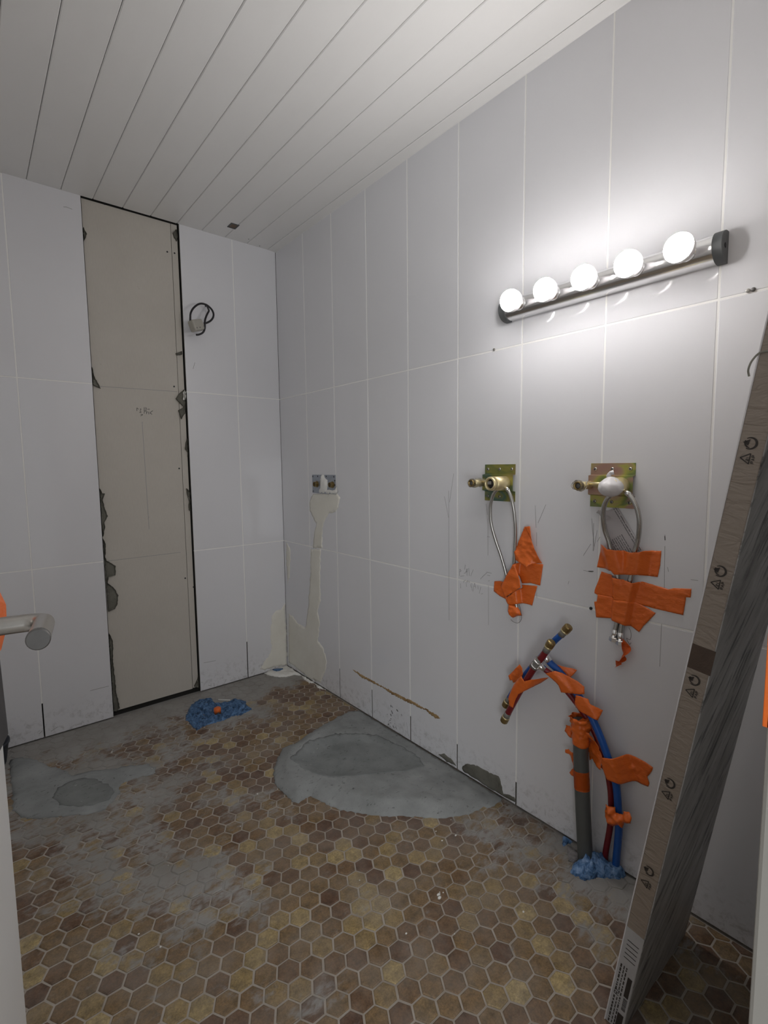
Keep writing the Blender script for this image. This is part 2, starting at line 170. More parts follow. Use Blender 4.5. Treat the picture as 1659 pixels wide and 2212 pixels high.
    'pencil_r': [[(-1.3187,1.1037),(-1.32,0.9972),(-1.3203,0.7809),(-1.3218,0.5975)],[(-1.297,1.0816),(-1.3188,1.0007)],[(-1.3446,1.169),(-1.3236,1.0597)],[(-1.499,1.0634),(-1.5055,1.0242)],[(-1.5077,1.0112),(-1.5091,0.8786)],[(-1.5123,0.7699),(-1.5138,0.6258)],[(-1.6987,1.0676),(-1.7036,0.9956)],[(-1.7375,1.0727),(-1.7101,1.0112)],[(-1.7056,0.9806),(-1.7065,0.9352)],[(-1.7103,0.7825),(-1.7107,0.764)],[(-1.8905,1.0397),(-1.9,0.958)],[(-1.9084,1.0069),(-1.8989,0.9441)],[(-1.8898,0.9637),(-1.8676,0.9261)],[(-1.8966,1.0264),(-1.8975,0.9439)],[(-1.9174,0.9874),(-1.9094,0.9728)],[(-2.0931,1.0117),(-2.0948,0.9971)],[(-2.0943,0.9809),(-2.0974,0.8692)],[(-2.1033,0.9263),(-2.106,0.9144)],[(-2.1594,0.9023),(-2.1763,0.9028)],[(-2.0943,0.7698),(-2.094,0.6515)],[(-1.8688,0.8811),(-1.8979,0.88)],[(-1.823,0.8405),(-1.8202,0.8298)],[(-1.0695,0.08),(-1.0809,0.021)]],
    'blackmark': [[(-2.0933,1.008),(-2.0943,0.997)],[(-1.8849,0.8808),(-1.9007,0.8833)]],
    'pencil_bk': [[(-1.0117,2.3315),(-1.0012,2.3347),(-0.979,2.3318)],[(-0.4864,1.7045),(-0.4755,1.7382)],[(-0.4813,0.026),(-0.464,0.0156)],[(-0.5007,0.1558),(-0.4351,0.1513)],[(-1.0339,0.1638),(-0.9562,0.1631)],[(-0.4505,0.0299),(-0.4489,0.0084)],[(-1.2423,0.026),(-1.2278,0.0381)],[(-1.1975,0.0227),(-1.1703,0.0349)]],
    'dots_r': [(-1.5291,1.5908),(-2.2496,1.592),(-1.8965,0.7701)],
    'br': [(-0.3419,1.1574),(-0.5577,1.1589),(-0.5543,1.063),(-0.3375,1.0622)],
    'br_fit': [(-0.3875,1.109),(-0.5306,1.1096)],
    'br_plaster': [(-0.4255,1.1589),(-0.4572,1.1592),(-0.4659,1.1421),(-0.4888,1.1322),(-0.4906,1.1),(-0.4807,1.0827),(-0.5521,1.0848),(-0.5676,1.1052),(-0.5782,1.0723),(-0.5632,1.0643),(-0.4118,1.0649),(-0.4025,1.0733),(-0.4162,1.0912),(-0.4212,1.133)],
    'br_line': [(-0.3635,1.0592),(-0.5587,1.0615)],
    'cable': [(-0.4056,-0.02,2.0285),(-0.4041,-0.045,2.0044),(-0.4085,-0.055,1.9875),(-0.4258,-0.06,1.9583),(-0.4399,-0.062,1.9215),(-0.4418,-0.07,1.8924),(-0.4493,-0.075,1.8676),(-0.4704,-0.075,1.8621)],
    'cable_loop': [(-0.5152,-0.075,1.9202),(-0.5145,-0.075,1.9363),(-0.5119,-0.075,1.9575),(-0.4993,-0.07,1.9817),(-0.4806,-0.066,2.0022),(-0.462,-0.062,2.0156),(-0.4444,-0.06,2.0202),(-0.4243,-0.06,2.0176),(-0.4085,-0.062,2.0069),(-0.3986,-0.066,1.993),(-0.3949,-0.07,1.9747),(-0.4016,-0.074,1.9545),(-0.4168,-0.076,1.9367),(-0.4377,-0.076,1.9234),(-0.4488,-0.074,1.9219)],
    'cable_mid': [(-0.4044,-0.012,2.0298),(-0.4105,-0.04,2.0086),(-0.4144,-0.06,1.9916),(-0.425,-0.066,1.9735),(-0.434,-0.07,1.9563),(-0.4414,-0.074,1.9378),(-0.4437,-0.076,1.9207),(-0.4446,-0.076,1.8994),(-0.4505,-0.076,1.8822),(-0.4594,-0.074,1.8714),(-0.4734,-0.07,1.8635),(-0.4877,-0.068,1.8601)],
    'cable_box': [(-0.5066,1.9292),(-0.4816,1.9375),(-0.4469,1.9329),(-0.448,1.9083),(-0.456,1.8793),(-0.4711,1.8769),(-0.507,1.8857),(-0.5207,1.8883),(-0.519,1.9078)],
    'ceil_plate': [(-0.3253,-0.1176),(-0.3291,-0.1676),(-0.2879,-0.1766),(-0.2855,-0.1309)],
    'ceil_dots': [(-0.1846,-0.0587),(-0.1024,-0.0174)],
    'yj': [-0.2944,-0.5569,-0.8257,-1.0946,-1.365,-1.6401,-1.9153,-2.191],
    'zj': [1.5872,0.7679],
    'xj': [-0.2522,-0.5234,-0.9444,-1.2218],
    'cam': [1078.35727,1.47833,0.01102,-0.69263,-1.40494,-2.62722,1.20135],
    'box': [-0.07785,-2.20957,-0.02615,-0.1603,0.34294,0.0,0.03686],
    'box_sym': [(1.2508,0.0208),(1.2265,0.0215),(1.0373,0.0204),(1.0141,0.0206),(0.8331,0.0212),(0.8088,0.0217),(0.6182,0.0213),(0.5928,0.0223),(0.4152,0.0205),(0.3844,0.0219)],
    'box_band': [(0.8958,0.0356),(0.8985,0.0013),(0.8478,0.0354),(0.8521,0.0021)],
    'box_label': [(0.2583,0.0356),(0.263,-0.0008),(0.0022,0.0375)],
    'box_string': [(1.3868,0.0369),(1.3913,0.0266)],
    'box_low': [(-0.0144,0.0376),(0.036,-0.0001)],
}

# ------------------------------------------------------------------ node helpers and materials
def nmat(name):
    m = bpy.data.materials.new(name)
    m.use_nodes = True
    nt = m.node_tree
    b = nt.nodes['Principled BSDF']
    return m, nt, b

def N(nt, typ, **kw):
    n = nt.nodes.new(typ)
    for k, v in kw.items():
        if k.startswith('i_'):
            n.inputs[k[2:].replace('_', ' ')].default_value = v
        else:
            setattr(n, k, v)
    return n

def L(nt, a, b):
    nt.links.new(a, b)

def pos(nt, scale=(1, 1, 1), rot=(0, 0, 0), obj=False):
    if obj:
        src = N(nt, 'ShaderNodeTexCoord').outputs['Object']
    else:
        src = N(nt, 'ShaderNodeNewGeometry').outputs['Position']
    mp = N(nt, 'ShaderNodeMapping')
    mp.inputs['Scale'].default_value = scale
    mp.inputs['Rotation'].default_value = rot
    L(nt, src, mp.inputs['Vector'])
    return mp.outputs['Vector']

def noise_n(nt, vec, scale, detail=4, rough=0.6, dist=0.0):
    n = N(nt, 'ShaderNodeTexNoise')
    n.inputs['Scale'].default_value = scale
    n.inputs['Detail'].default_value = detail
    n.inputs['Roughness'].default_value = rough
    n.inputs['Distortion'].default_value = dist
    L(nt, vec, n.inputs['Vector'])
    return n.outputs['Fac']

def ramp(nt, fac, stops):
    r = N(nt, 'ShaderNodeValToRGB')
    e = r.color_ramp.elements
    while len(e) < len(stops):
        e.new(0.5)
    for k, (p, c) in enumerate(stops):
        e[k].position = p
        e[k].color = (c if isinstance(c, tuple) else (c, c, c)) + (1,) if not (isinstance(c, tuple) and len(c) == 4) else c
    L(nt, fac, r.inputs['Fac'])
    return r.outputs['Color']

def mixc(nt, fac, a, b, mode='MIX'):
    m = N(nt, 'ShaderNodeMix', data_type='RGBA', blend_type=mode)
    for sock, v in ((m.inputs[0], fac), (m.inputs[6], a), (m.inputs[7], b)):
        if isinstance(v, (int, float)):
            sock.default_value = v
        elif isinstance(v, tuple):
            sock.default_value = v + (1,) if len(v) == 3 else v
        else:
            L(nt, v, sock)
    return m.outputs[2]

def math_n(nt, op, a, b=None, clamp=False):
    m = N(nt, 'ShaderNodeMath', operation=op, use_clamp=clamp)
    for i, v in enumerate((a, b)):
        if v is None:
            continue
        if isinstance(v, (int, float)):
            m.inputs[i].default_value = v
        else:
            L(nt, v, m.inputs[i])
    return m.outputs[0]

def bump(nt, b, h, strength=0.3, dist=0.002):
    n = N(nt, 'ShaderNodeBump')
    n.inputs['Strength'].default_value = strength
    n.inputs['Distance'].default_value = dist
    L(nt, h, n.inputs['Height'])
    L(nt, n.outputs['Normal'], b.inputs['Normal'])

def simple(name, col, rough=0.5, metal=0.0, var=0.12, scale=30.0, bumps=0.0, spec=0.5):
    """a plain surface with a slight procedural unevenness of tone and relief"""
    m, nt, b = nmat(name)
    v = pos(nt)
    f = noise_n(nt, v, scale)
    c2 = tuple(max(0.0, x * (1 - var)) for x in col)
    L(nt, mixc(nt, f, c2, tuple(min(1.0, x * (1 + var * 0.5)) for x in col)), b.inputs['Base Color'])
    b.inputs['Roughness'].default_value = rough
    b.inputs['Metallic'].default_value = metal
    b.inputs['Specular IOR Level'].default_value = spec
    if bumps:
        bump(nt, b, noise_n(nt, v, scale * 6), bumps, 0.001)
    return m

def ellipse(nt, P, cx, cy, rx, ry, ang=0.0, soft=0.6):
    """0..1 falloff blob on the floor plan"""
    sub = N(nt, 'ShaderNodeVectorMath', operation='SUBTRACT')
    L(nt, P, sub.inputs[0])
    sub.inputs[1].default_value = (cx, cy, 0)
    mp = N(nt, 'ShaderNodeMapping', vector_type='TEXTURE')
    mp.inputs['Rotation'].default_value = (0, 0, ang)
    mp.inputs['Scale'].default_value = (rx, ry, 100)
    L(nt, sub.outputs[0], mp.inputs['Vector'])
    ln = N(nt, 'ShaderNodeVectorMath', operation='LENGTH')
    L(nt, mp.outputs[0], ln.inputs[0])
    mr = N(nt, 'ShaderNodeMapRange')
    mr.inputs['From Min'].default_value = 1.0 + soft
    mr.inputs['From Max'].default_value = 1.0 - soft
    L(nt, ln.outputs['Value'], mr.inputs['Value'])
    return mr.outputs['Result']

# dried cement film on the floor: where it was smeared most (x, y, rx, ry, angle, amount)
FILM = [(-0.75, -0.03, 1.0, 0.16, 0, 0.62), (-0.15, -0.12, 0.38, 0.13, 0, 0.45), (-1.15, -0.5, 0.36, 0.32, 0, 0.40),
        (-0.60, -0.36, 0.26, 0.13, -0.2, 0.16), (-1.08, -0.98, 0.24, 0.2, 0, 0.20), (-0.96, -1.26, 0.10, 0.16, 0.4, 0.30),
        (-1.16, -1.2, 0.10, 0.26, 0.2, 0.20), (-0.75, -0.85, 0.12, 0.22, 0.5, 0.16), (-0.42, -0.42, 0.12, 0.10, 0, 0.30),
        (-0.02, -1.75, 0.17, 0.34, 0, 0.26), (-0.12, -2.02, 0.16, 0.18, 0, 0.24), (-0.26, -1.72, 0.10, 0.10, 0, 0.16),
        (-0.62, -1.10, 0.15, 0.12, 0.3, 0.12), (-1.0, -1.5, 0.12, 0.3, 0, 0.10)]

def film_mask(nt):
    P = N(nt, 'ShaderNodeNewGeometry').outputs['Position']
    base = noise_n(nt, pos(nt, (1, 1, 0.3), (0, 0, 0.5)), 7.0, 7, 0.62, 0.4)
    fine = noise_n(nt, pos(nt, (1, 2.2, 0.3), (0, 0, -0.5)), 26.0, 5, 0.65, 0.3)
    s = math_n(nt, 'ADD', math_n(nt, 'MULTIPLY', base, 0.80), math_n(nt, 'MULTIPLY', fine, 0.50))
    for cx, cy, rx, ry, an, am in FILM:
        s = math_n(nt, 'ADD', s, math_n(nt, 'MULTIPLY', ellipse(nt, P, cx, cy, rx, ry, an, 0.7), am * 0.62))
    mr = N(nt, 'ShaderNodeMapRange', interpolation_type='SMOOTHSTEP')
    mr.inputs['From Min'].default_value = 0.73
    mr.inputs['From Max'].default_value = 0.92
    L(nt, s, mr.inputs['Value'])
    return mr.outputs['Result'], fine

def film_color(nt):
    f = noise_n(nt, pos(nt), 5.0, 5)
    return ramp(nt, f, [(0.3, (0.265, 0.25, 0.225)), (0.7, (0.38, 0.37, 0.355))])

def hex_material(name, attribute):
    m, nt, b = nmat(name)
    if attribute:
        rnd = N(nt, 'ShaderNodeAttribute', attribute_name='tile_tint').outputs['Fac']
    else:
        rnd = N(nt, 'ShaderNodeObjectInfo').outputs['Random']
    body = ramp(nt, rnd, [(0.0, (0.125, 0.066, 0.040)), (0.2, (0.175, 0.102, 0.052)), (0.45, (0.225, 0.145, 0.066)),
                          (0.70, (0.22, 0.146, 0.074)), (0.86, (0.32, 0.23, 0.10)), (1.0, (0.45, 0.35, 0.17))])
    v = pos(nt)
    cloud = noise_n(nt, v, 38.0, 6, 0.7)
    speck = noise_n(nt, v, 190.0, 3, 0.8)
    c = mixc(nt, 0.8, body, ramp(nt, cloud, [(0.30, 0.40), (0.60, 1.35)]), 'MULTIPLY')
    c = mixc(nt, 0.5, c, ramp(nt, speck, [(0.35, 0.40), (0.6, 1.25)]), 'MULTIPLY')
    # a thin grey veil of grout haze everywhere
    haze = noise_n(nt, v, 9.0, 5, 0.6)
    c = mixc(nt, ramp(nt, haze, [(0.36, 0.03), (0.72, 0.55)]), c, (0.31, 0.27, 0.23))
    mask, fine = film_mask(nt)
    c = mixc(nt, mask, c, film_color(nt))
    L(nt, c, b.inputs['Base Color'])
    b.inputs['Roughness'].default_value = 0.55
    b.inputs['Specular IOR Level'].default_value = 0.35
    bump(nt, b, math_n(nt, 'ADD', cloud, math_n(nt, 'MULTIPLY', fine, 0.7)), 0.35, 0.002)
    return m

def build_grout_floor():
    m, nt, b = nmat('floor_grout')
    f = noise_n(nt, pos(nt), 14.0, 5)
    c = ramp(nt, f, [(0.3, (0.38, 0.33, 0.275)), (0.7, (0.50, 0.455, 0.40))])
    mask, fine = film_mask(nt)
    c = mixc(nt, mask, c, film_color(nt))
    L(nt, c, b.inputs['Base Color'])
    b.inputs['Roughness'].default_value = 0.9
    bump(nt, b, fine, 0.4, 0.002)
    return m

def build_mortar(name, c1, c2, stretch=(1, 1, 1), dark=0.35, bstr=0.5, scale=1.0):
    m, nt, b = nmat(name)
    v = pos(nt, stretch)
    big = noise_n(nt, v, 9.0 * scale, 6, 0.6)
    c = ramp(nt, big, [(0.3, c1), (0.7, c2)])
    pit = noise_n(nt, pos(nt, (1, 1.6, 1), (0, 0, 0.6)), 48.0 * scale, 4, 0.7, 0.5)
    c = mixc(nt, 1.0, c, ramp(nt, pit, [(0.27, dark), (0.40, 1.0)]), 'MULTIPLY')
    L(nt, c, b.inputs['Base Color'])
    b.inputs['Roughness'].default_value = 0.92
    b.inputs['Specular IOR Level'].default_value = 0.2
    bump(nt, b, math_n(nt, 'ADD', big, math_n(nt, 'MULTIPLY', pit, 0.6)), bstr, 0.004)
    return m

def build_wall_tile():
    m, nt, b = nmat('white_gloss_tile')
    v = pos(nt)
    f = noise_n(nt, v, 3.0, 3)
    c = mixc(nt, f, (0.745, 0.743, 0.768), (0.785, 0.783, 0.806))
    # faint grubby marks
    d = noise_n(nt, v, 20.0, 6, 0.7)
    c = mixc(nt, ramp(nt, d, [(0.70, 0.0), (0.78, 0.25)]), c, (0.45, 0.43, 0.40))
    # splashes of dirt left low on the wall
    sp = N(nt, 'ShaderNodeSeparateXYZ')
    L(nt, N(nt, 'ShaderNodeNewGeometry').outputs['Position'], sp.inputs[0])
    low = N(nt, 'ShaderNodeMapRange')
    low.inputs['From Min'].default_value = 0.16
    low.inputs['From Max'].default_value = 0.0
    L(nt, sp.outputs['Z'], low.inputs['Value'])
    spl = noise_n(nt, v, 34.0, 6, 0.75, 0.4)
    k = math_n(nt, 'MULTIPLY', low.outputs['Result'], ramp(nt, spl, [(0.50, 0.0), (0.68, 0.55)]))
    c = mixc(nt, k, c, (0.20, 0.185, 0.16))
    L(nt, c, b.inputs['Base Color'])
    b.inputs['Roughness'].default_value = 0.09
    b.inputs['Specular IOR Level'].default_value = 0.42
    bump(nt, b, noise_n(nt, v, 5.0, 2), 0.05, 0.01)
    return m

def build_board():
    m, nt, b = nmat('plasterboard')
    v = pos(nt)
    f = noise_n(nt, v, 4.0, 5)
    c = mixc(nt, f, (0.52, 0.485, 0.43), (0.60, 0.565, 0.51))
    fib = noise_n(nt, pos(nt, (60, 1, 6)), 6.0, 3)
    c = mixc(nt, 0.25, c, ramp(nt, fib, [(0.3, 0.8), (0.7, 1.05)]), 'MULTIPLY')
    st = noise_n(nt, v, 16.0, 6, 0.7)
    c = mixc(nt, ramp(nt, st, [(0.70, 0.0), (0.76, 0.5)]), c, (0.30, 0.26, 0.20))
    L(nt, c, b.inputs['Base Color'])
    b.inputs['Roughness'].default_value = 0.85
    return m

def build_ceiling():
    m, nt, b = nmat('ceiling_plank_white')
    v = pos(nt)
    f = noise_n(nt, pos(nt, (3, 1, 1)), 3.0, 4)
    L(nt, mixc(nt, f, (0.80, 0.79, 0.775), (0.86, 0.85, 0.835)), b.inputs['Base Color'])
    b.inputs['Roughness'].default_value = 0.42
    bump(nt, b, noise_n(nt, pos(nt, (20, 1, 1)), 20.0, 3), 0.03, 0.001)
    return m

def build_tape():
    m, nt, b = nmat('orange_tape')
    v = pos(nt)
    f = noise_n(nt, v, 30.0, 4)
    L(nt, mixc(nt, f, (0.74, 0.135, 0.016), (0.86, 0.18, 0.026)), b.inputs['Base Color'])
    b.inputs['Roughness'].default_value = 0.33
    w = N(nt, 'ShaderNodeTexNoise')
    w.inputs['Scale'].default_value = 55.0
    w.inputs['Detail'].default_value = 2.0
    w.inputs['Distortion'].default_value = 1.2
    L(nt, pos(nt, (1, 1, 2.2), (0.4, 0, 0)), w.inputs['Vector'])
    bump(nt, b, w.outputs['Fac'], 0.35, 0.003)
    return m

def build_stone():
    """the stone-look surface printed on the panel pack: slanting dark veins"""
    m, nt, b = nmat('stone_print')
    src = N(nt, 'ShaderNodeTexCoord').outputs['Object']
    rt = N(nt, 'ShaderNodeMapping')
    rt.inputs['Rotation'].default_value = (0, -0.72, 0)
    L(nt, src, rt.inputs['Vector'])
    def sc_(s3):
        mp = N(nt, 'ShaderNodeMapping')
        mp.inputs['Scale'].default_value = s3
        L(nt, rt.outputs[0], mp.inputs['Vector'])
        return mp.outputs[0]
    a = noise_n(nt, sc_((3.4, 1, 0.9)), 3.2, 8, 0.68, 0.6)
    b2 = noise_n(nt, sc_((15, 1, 2.2)), 3.0, 6, 0.7, 0.5)
    c = ramp(nt, a, [(0.30, (0.12, 0.11, 0.10)), (0.44, (0.33, 0.318, 0.305)), (0.62, (0.47, 0.46, 0.45)), (0.8, (0.58, 0.57, 0.56))])
    c = mixc(nt, 0.9, c, ramp(nt, b2, [(0.38, 0.10), (0.48, 1.0)]), 'MULTIPLY')
    L(nt, c, b.inputs['Base Color'])
    b.inputs['Roughness'].default_value = 0.45
    bump(nt, b, b2, 0.3, 0.003)
    return m

def build_card():
    m, nt, b = nmat('brown_carton')
    v = pos(nt, obj=True)
    f = noise_n(nt, pos(nt, (4, 4, 22), obj=True), 6.0, 5)
    c = mixc(nt, f, (0.26, 0.21, 0.168), (0.325, 0.268, 0.22))
    L(nt, c, b.inputs['Base Color'])
    b.inputs['Roughness'].default_value = 0.42
    w = noise_n(nt, pos(nt, (6, 9, 26), (0.12, 0, 0), obj=True), 2.0, 3, 0.55, 1.4)
    b.inputs['Coat Weight'].default_value = 0.35
    b.inputs['Coat Roughness'].default_value = 0.22
    bump(nt, b, w, 0.8, 0.007)
    return m

def build_braid():
    m, nt, b = nmat('steel_braid')
    uv = N(nt, 'ShaderNodeUVMap').outputs['UV']
    sep = N(nt, 'ShaderNodeSeparateXYZ')
    L(nt, uv, sep.inputs[0])
    hs = []
    for sg in (1, -1):
        ph = math_n(nt, 'ADD', math_n(nt, 'MULTIPLY', sep.outputs['X'], 6.0 * sg), math_n(nt, 'MULTIPLY', sep.outputs['Y'], 260.0))
        hs.append(math_n(nt, 'ABSOLUTE', math_n(nt, 'SINE', math_n(nt, 'MULTIPLY', ph, PI))))
    h = math_n(nt, 'MULTIPLY', hs[0], hs[1])
    L(nt, ramp(nt, h, [(0.0, (0.26, 0.255, 0.24)), (0.5, (0.66, 0.65, 0.62))]), b.inputs['Base Color'])
    b.inputs['Metallic'].default_value = 0.95
    b.inputs['Roughness'].default_value = 0.27
    bump(nt, b, h, 0.12, 0.0004)
    return m

def build_plate_zinc(name, green):
    """yellow passivated steel: iridescent patches of olive, pink and teal"""
    m, nt, b = nmat(name)
    v = pos(nt, (1, 1, 1.6))
    f = noise_n(nt, v, 9.0, 2, 0.5, 0.8)
    if green:
        st = [(0.28, (0.30, 0.20, 0.13)), (0.42, (0.33, 0.31, 0.08)), (0.52, (0.22, 0.24, 0.07)), (0.62, (0.09, 0.17, 0.14)), (0.74, (0.28, 0.27, 0.08))]
    else:
        st = [(0.28, (0.40, 0.22, 0.20)), (0.42, (0.44, 0.30, 0.20)), (0.52, (0.46, 0.44, 0.11)), (0.62, (0.20, 0.27, 0.09)), (0.74, (0.42, 0.24, 0.24))]
    L(nt, ramp(nt, f, st), b.inputs['Base Color'])
    b.inputs['Metallic'].default_value = 0.55
    b.inputs['Roughness'].default_value = 0.38
    return m

def build_emit():
    m, nt, b = nmat('lit_bulb')
    b.inputs['Base Color'].default_value = (0.9, 0.9, 0.88, 1)
    b.inputs['Emission Color'].default_value = BULB_COLOR
    b.inputs['Emission Strength'].default_value = BULB_STRENGTH
    # frosting: a touch of unevenness
    f = noise_n(nt, pos(nt), 60.0, 2)
    L(nt, ramp(nt, f, [(0.0, 0.3), (1.0, 0.4)]), b.inputs['Roughness'])
    return m

def build_film():
    m, nt, b = nmat('clear_film')
    b.inputs['Base Color'].default_value = (0.85, 0.85, 0.82, 1)
    b.inputs['Roughness'].default_value = 0.12
    b.inputs['Transmission Weight'].default_value = 0.9
    b.inputs['IOR'].default_value = 1.2
    b.inputs['Alpha'].default_value = 0.8
    bump(nt, b, noise_n(nt, pos(nt), 120.0, 3), 0.6, 0.002)
    return m

def build_wool(name, c1, c2, c3):
    m, nt, b = nmat(name)
    v = pos(nt)
    f = noise_n(nt, v, 55.0, 5, 0.65, 0.6)
    L(nt, ramp(nt, f, [(0.32, c1), (0.46, c2), (0.66, c3)]), b.inputs['Base Color'])
    b.inputs['Roughness'].default_value = 0.6
    bump(nt, b, noise_n(nt, v, 130.0, 3), 0.7, 0.004)
    return m

def build_print():
    """a sheet of small print: rows of dark dashes on pale paper"""
    m, nt, b = nmat('instruction_print')
    uv = N(nt, 'ShaderNodeUVMap').outputs['UV']
    mp = N(nt, 'ShaderNodeMapping')
    mp.inputs['Rotation'].default_value = (0, 0, math.radians(0))
    L(nt, uv, mp.inputs['Vector'])
    sep = N(nt, 'ShaderNodeSeparateXYZ')
    L(nt, mp.outputs[0], sep.inputs[0])
    row = math_n(nt, 'FRACT', math_n(nt, 'MULTIPLY', sep.outputs['X'], 10.0))
    line = math_n(nt, 'LESS_THAN', row, 0.40)
    wd = noise_n(nt, pos(nt, (1, 260, 260)), 1.0, 1)
    word = math_n(nt, 'GREATER_THAN', wd, 0.42)
    cols = math_n(nt, 'MAXIMUM',
                  math_n(nt, 'MULTIPLY', math_n(nt, 'GREATER_THAN', sep.outputs['X'], 0.78), math_n(nt, 'GREATER_THAN', sep.outputs['Y'], 0.05)),
                  math_n(nt, 'MULTIPLY', math_n(nt, 'LESS_THAN', sep.outputs['X'], 0.55), math_n(nt, 'LESS_THAN', sep.outputs['Y'], 0.50)))
    k = math_n(nt, 'MULTIPLY', math_n(nt, 'MULTIPLY', line, word), cols)
    L(nt, mixc(nt, math_n(nt, 'MULTIPLY', k, 0.8), (0.50, 0.47, 0.48), (0.07, 0.07, 0.07)), b.inputs['Base Color'])
    b.inputs['Roughness'].default_value = 0.8
    return m

M = dict(
    tile=build_wall_tile(), grout=simple('wall_grout', (0.93, 0.92, 0.90), 0.85, var=.04),
    render=simple('dark_backing', (0.02, 0.019, 0.017), 0.95, var=0.3), plain=simple('painted_wall', (0.78, 0.78, 0.77), 0.7),  # near-black wall backing: shade of the open joints is put into its colour
    board=build_board(), ceiling=build_ceiling(), dark=simple('dark_gap', (0.012, 0.011, 0.010), 0.9),
    hexa=hex_material('hex_tile', False), hexb=hex_material('hex_tile_far', True), floor=build_grout_floor(),
    mortar=build_mortar('grey_mortar', (0.25, 0.262, 0.26), (0.36, 0.374, 0.372)),
    mortar2=build_mortar('darker_mortar', (0.185, 0.196, 0.194), (0.265, 0.277, 0.274)),
    mortar3=build_mortar('hollow_mortar', (0.20, 0.213, 0.212), (0.285, 0.30, 0.30)),
    smear=build_mortar('wall_mortar', (0.12, 0.115, 0.095), (0.21, 0.205, 0.175), dark=0.6, bstr=0.3),
    plaster=build_mortar('cream_plaster', (0.76, 0.735, 0.66), (0.84, 0.82, 0.75), dark=0.94, bstr=0.2, scale=0.7),
    caulk=simple('white_filler', (0.84, 0.83, 0.79), 0.7, bumps=0.4), rust=build_mortar('brown_adhesive', (0.20, 0.115, 0.05), (0.52, 0.36, 0.18), dark=0.35, scale=2.0),
    tape=build_tape(), stone=build_stone(), card=build_card(), cardtape=simple('brown_parcel_tape', (0.085, 0.052, 0.035), 0.25, var=0.5, scale=40, bumps=0.5),
    braid=build_braid(), zinc1=build_plate_zinc('passivated_steel_green', True), zinc2=build_plate_zinc('passivated_steel_pink', False),
    galv=simple('galvanised_steel', (0.36, 0.39, 0.44), 0.4, 0.6, 0.25, 60), brass=simple('brass', (0.76, 0.645, 0.37), 0.36, 0.7, 0.15, 20),
    brass_dark=simple('aged_brass', (0.34, 0.25, 0.11), 0.32, 0.85, 0.3, 60), chrome=simple('chrome', (0.90, 0.90, 0.90), 0.2, 1.0, 0.03, 10),
    steel=simple('brushed_steel', (0.50, 0.48, 0.45), 0.3, 0.9, 0.12, 80), steel_dark=simple('dull_steel', (0.17, 0.165, 0.16), 0.55, 0.6, 0.2, 80),
    rubber=simple('grey_plastic', (0.085, 0.09, 0.092), 0.5), black=simple('black_plastic', (0.012, 0.011, 0.014), 0.45),
    cream=simple('translucent_connector', (0.42, 0.40, 0.35), 0.35), blue=simple('blue_pipe', (0.012, 0.10, 0.42), 0.33, var=0.08),
    red=simple('red_pipe', (0.20, 0.012, 0.016), 0.36, var=0.15), pipe=simple('grey_waste_pipe', (0.105, 0.112, 0.108), 0.42, var=0.15, bumps=0.1),
    coupler=simple('grey_coupler', (0.22, 0.21, 0.19), 0.45), white=simple('white_paint', (0.70, 0.70, 0.69), 0.35, var=0.04, scale=4),
    frame=simple('cream_paint', (0.34, 0.325, 0.295), 0.45, var=0.06, scale=5), wrap=simple('white_wrap', (0.72, 0.70, 0.71), 0.33, var=0.08, scale=70, bumps=0.25),
    film=build_film(), wool=build_wool('blue_wool', (0.012, 0.03, 0.075), (0.09, 0.21, 0.43), (0.30, 0.45, 0.70)),
    wool2=build_wool('dark_blue_wool', (0.006, 0.015, 0.035), (0.05, 0.125, 0.26), (0.14, 0.27, 0.48)),
    wool3=build_wool('grey_filler', (0.05, 0.05, 0.055), (0.20, 0.19, 0.19), (0.33, 0.31, 0.31)),
    pencil=simple('pencil', (0.33, 0.325, 0.32), 0.6), pencil2=simple('dark_pencil', (0.10, 0.095, 0.09), 0.6), ink=simple('black_ink', (0.035, 0.028, 0.024), 0.6),
    paper=build_print(), bulb=build_emit(), label=simple('white_label', (0.47, 0.46, 0.46), 0.5, var=0.25, scale=25), brownish=simple('raw_wood', (0.20, 0.14, 0.10), 0.8, var=0.5, scale=120),
    cloth=simple('dark_grey_wrap', (0.05, 0.048, 0.05), 0.7, var=0.4, scale=40), rounded_object=simple('dark_blue_grey_plastic', (0.035, 0.04, 0.055), 0.5),
    biscuit=simple('tile_biscuit', (0.20, 0.18, 0.16), 0.9),
    twine=simple('twine', (0.28, 0.27, 0.23), 0.8),
)

# ------------------------------------------------------------------ mesh helpers
def link(name, me, mat, parent=None, smooth=False):
    if mat is not None:
        me.materials.append(mat)
    if smooth:
        for p in me.polygons:
            p.use_smooth = True
    o = bpy.data.objects.new(name, me)
    COL.objects.link(o)
    o.parent = parent
    return o

def obj(name, bm, mat, parent=None, smooth=False):
    me = bpy.data.meshes.new(name)
    bmesh.ops.recalc_face_normals(bm, faces=bm.faces)
    bm.to_mesh(me)
    bm.free()
    return link(name, me, mat, parent, smooth)

def tag(o, label=None, cat=None, group=None, kind=None):
    for k, v in (('label', label), ('category', cat), ('group', group), ('kind', kind)):
        if v:
            o[k] = v
    return o

def thing(name, label, cat, loc=(0, 0, 0), group=None):
    o = bpy.data.objects.new(name, None)
    COL.objects.link(o)
    o.location = loc
    o.empty_display_size = 0.05
    return tag(o, label, cat, group)

def keep(o, root):
    """children are modelled in room coordinates; the Empty sits at the thing's base"""
    o.matrix_parent_inverse = Matrix.Translation(-Vector(root.location))
    return o

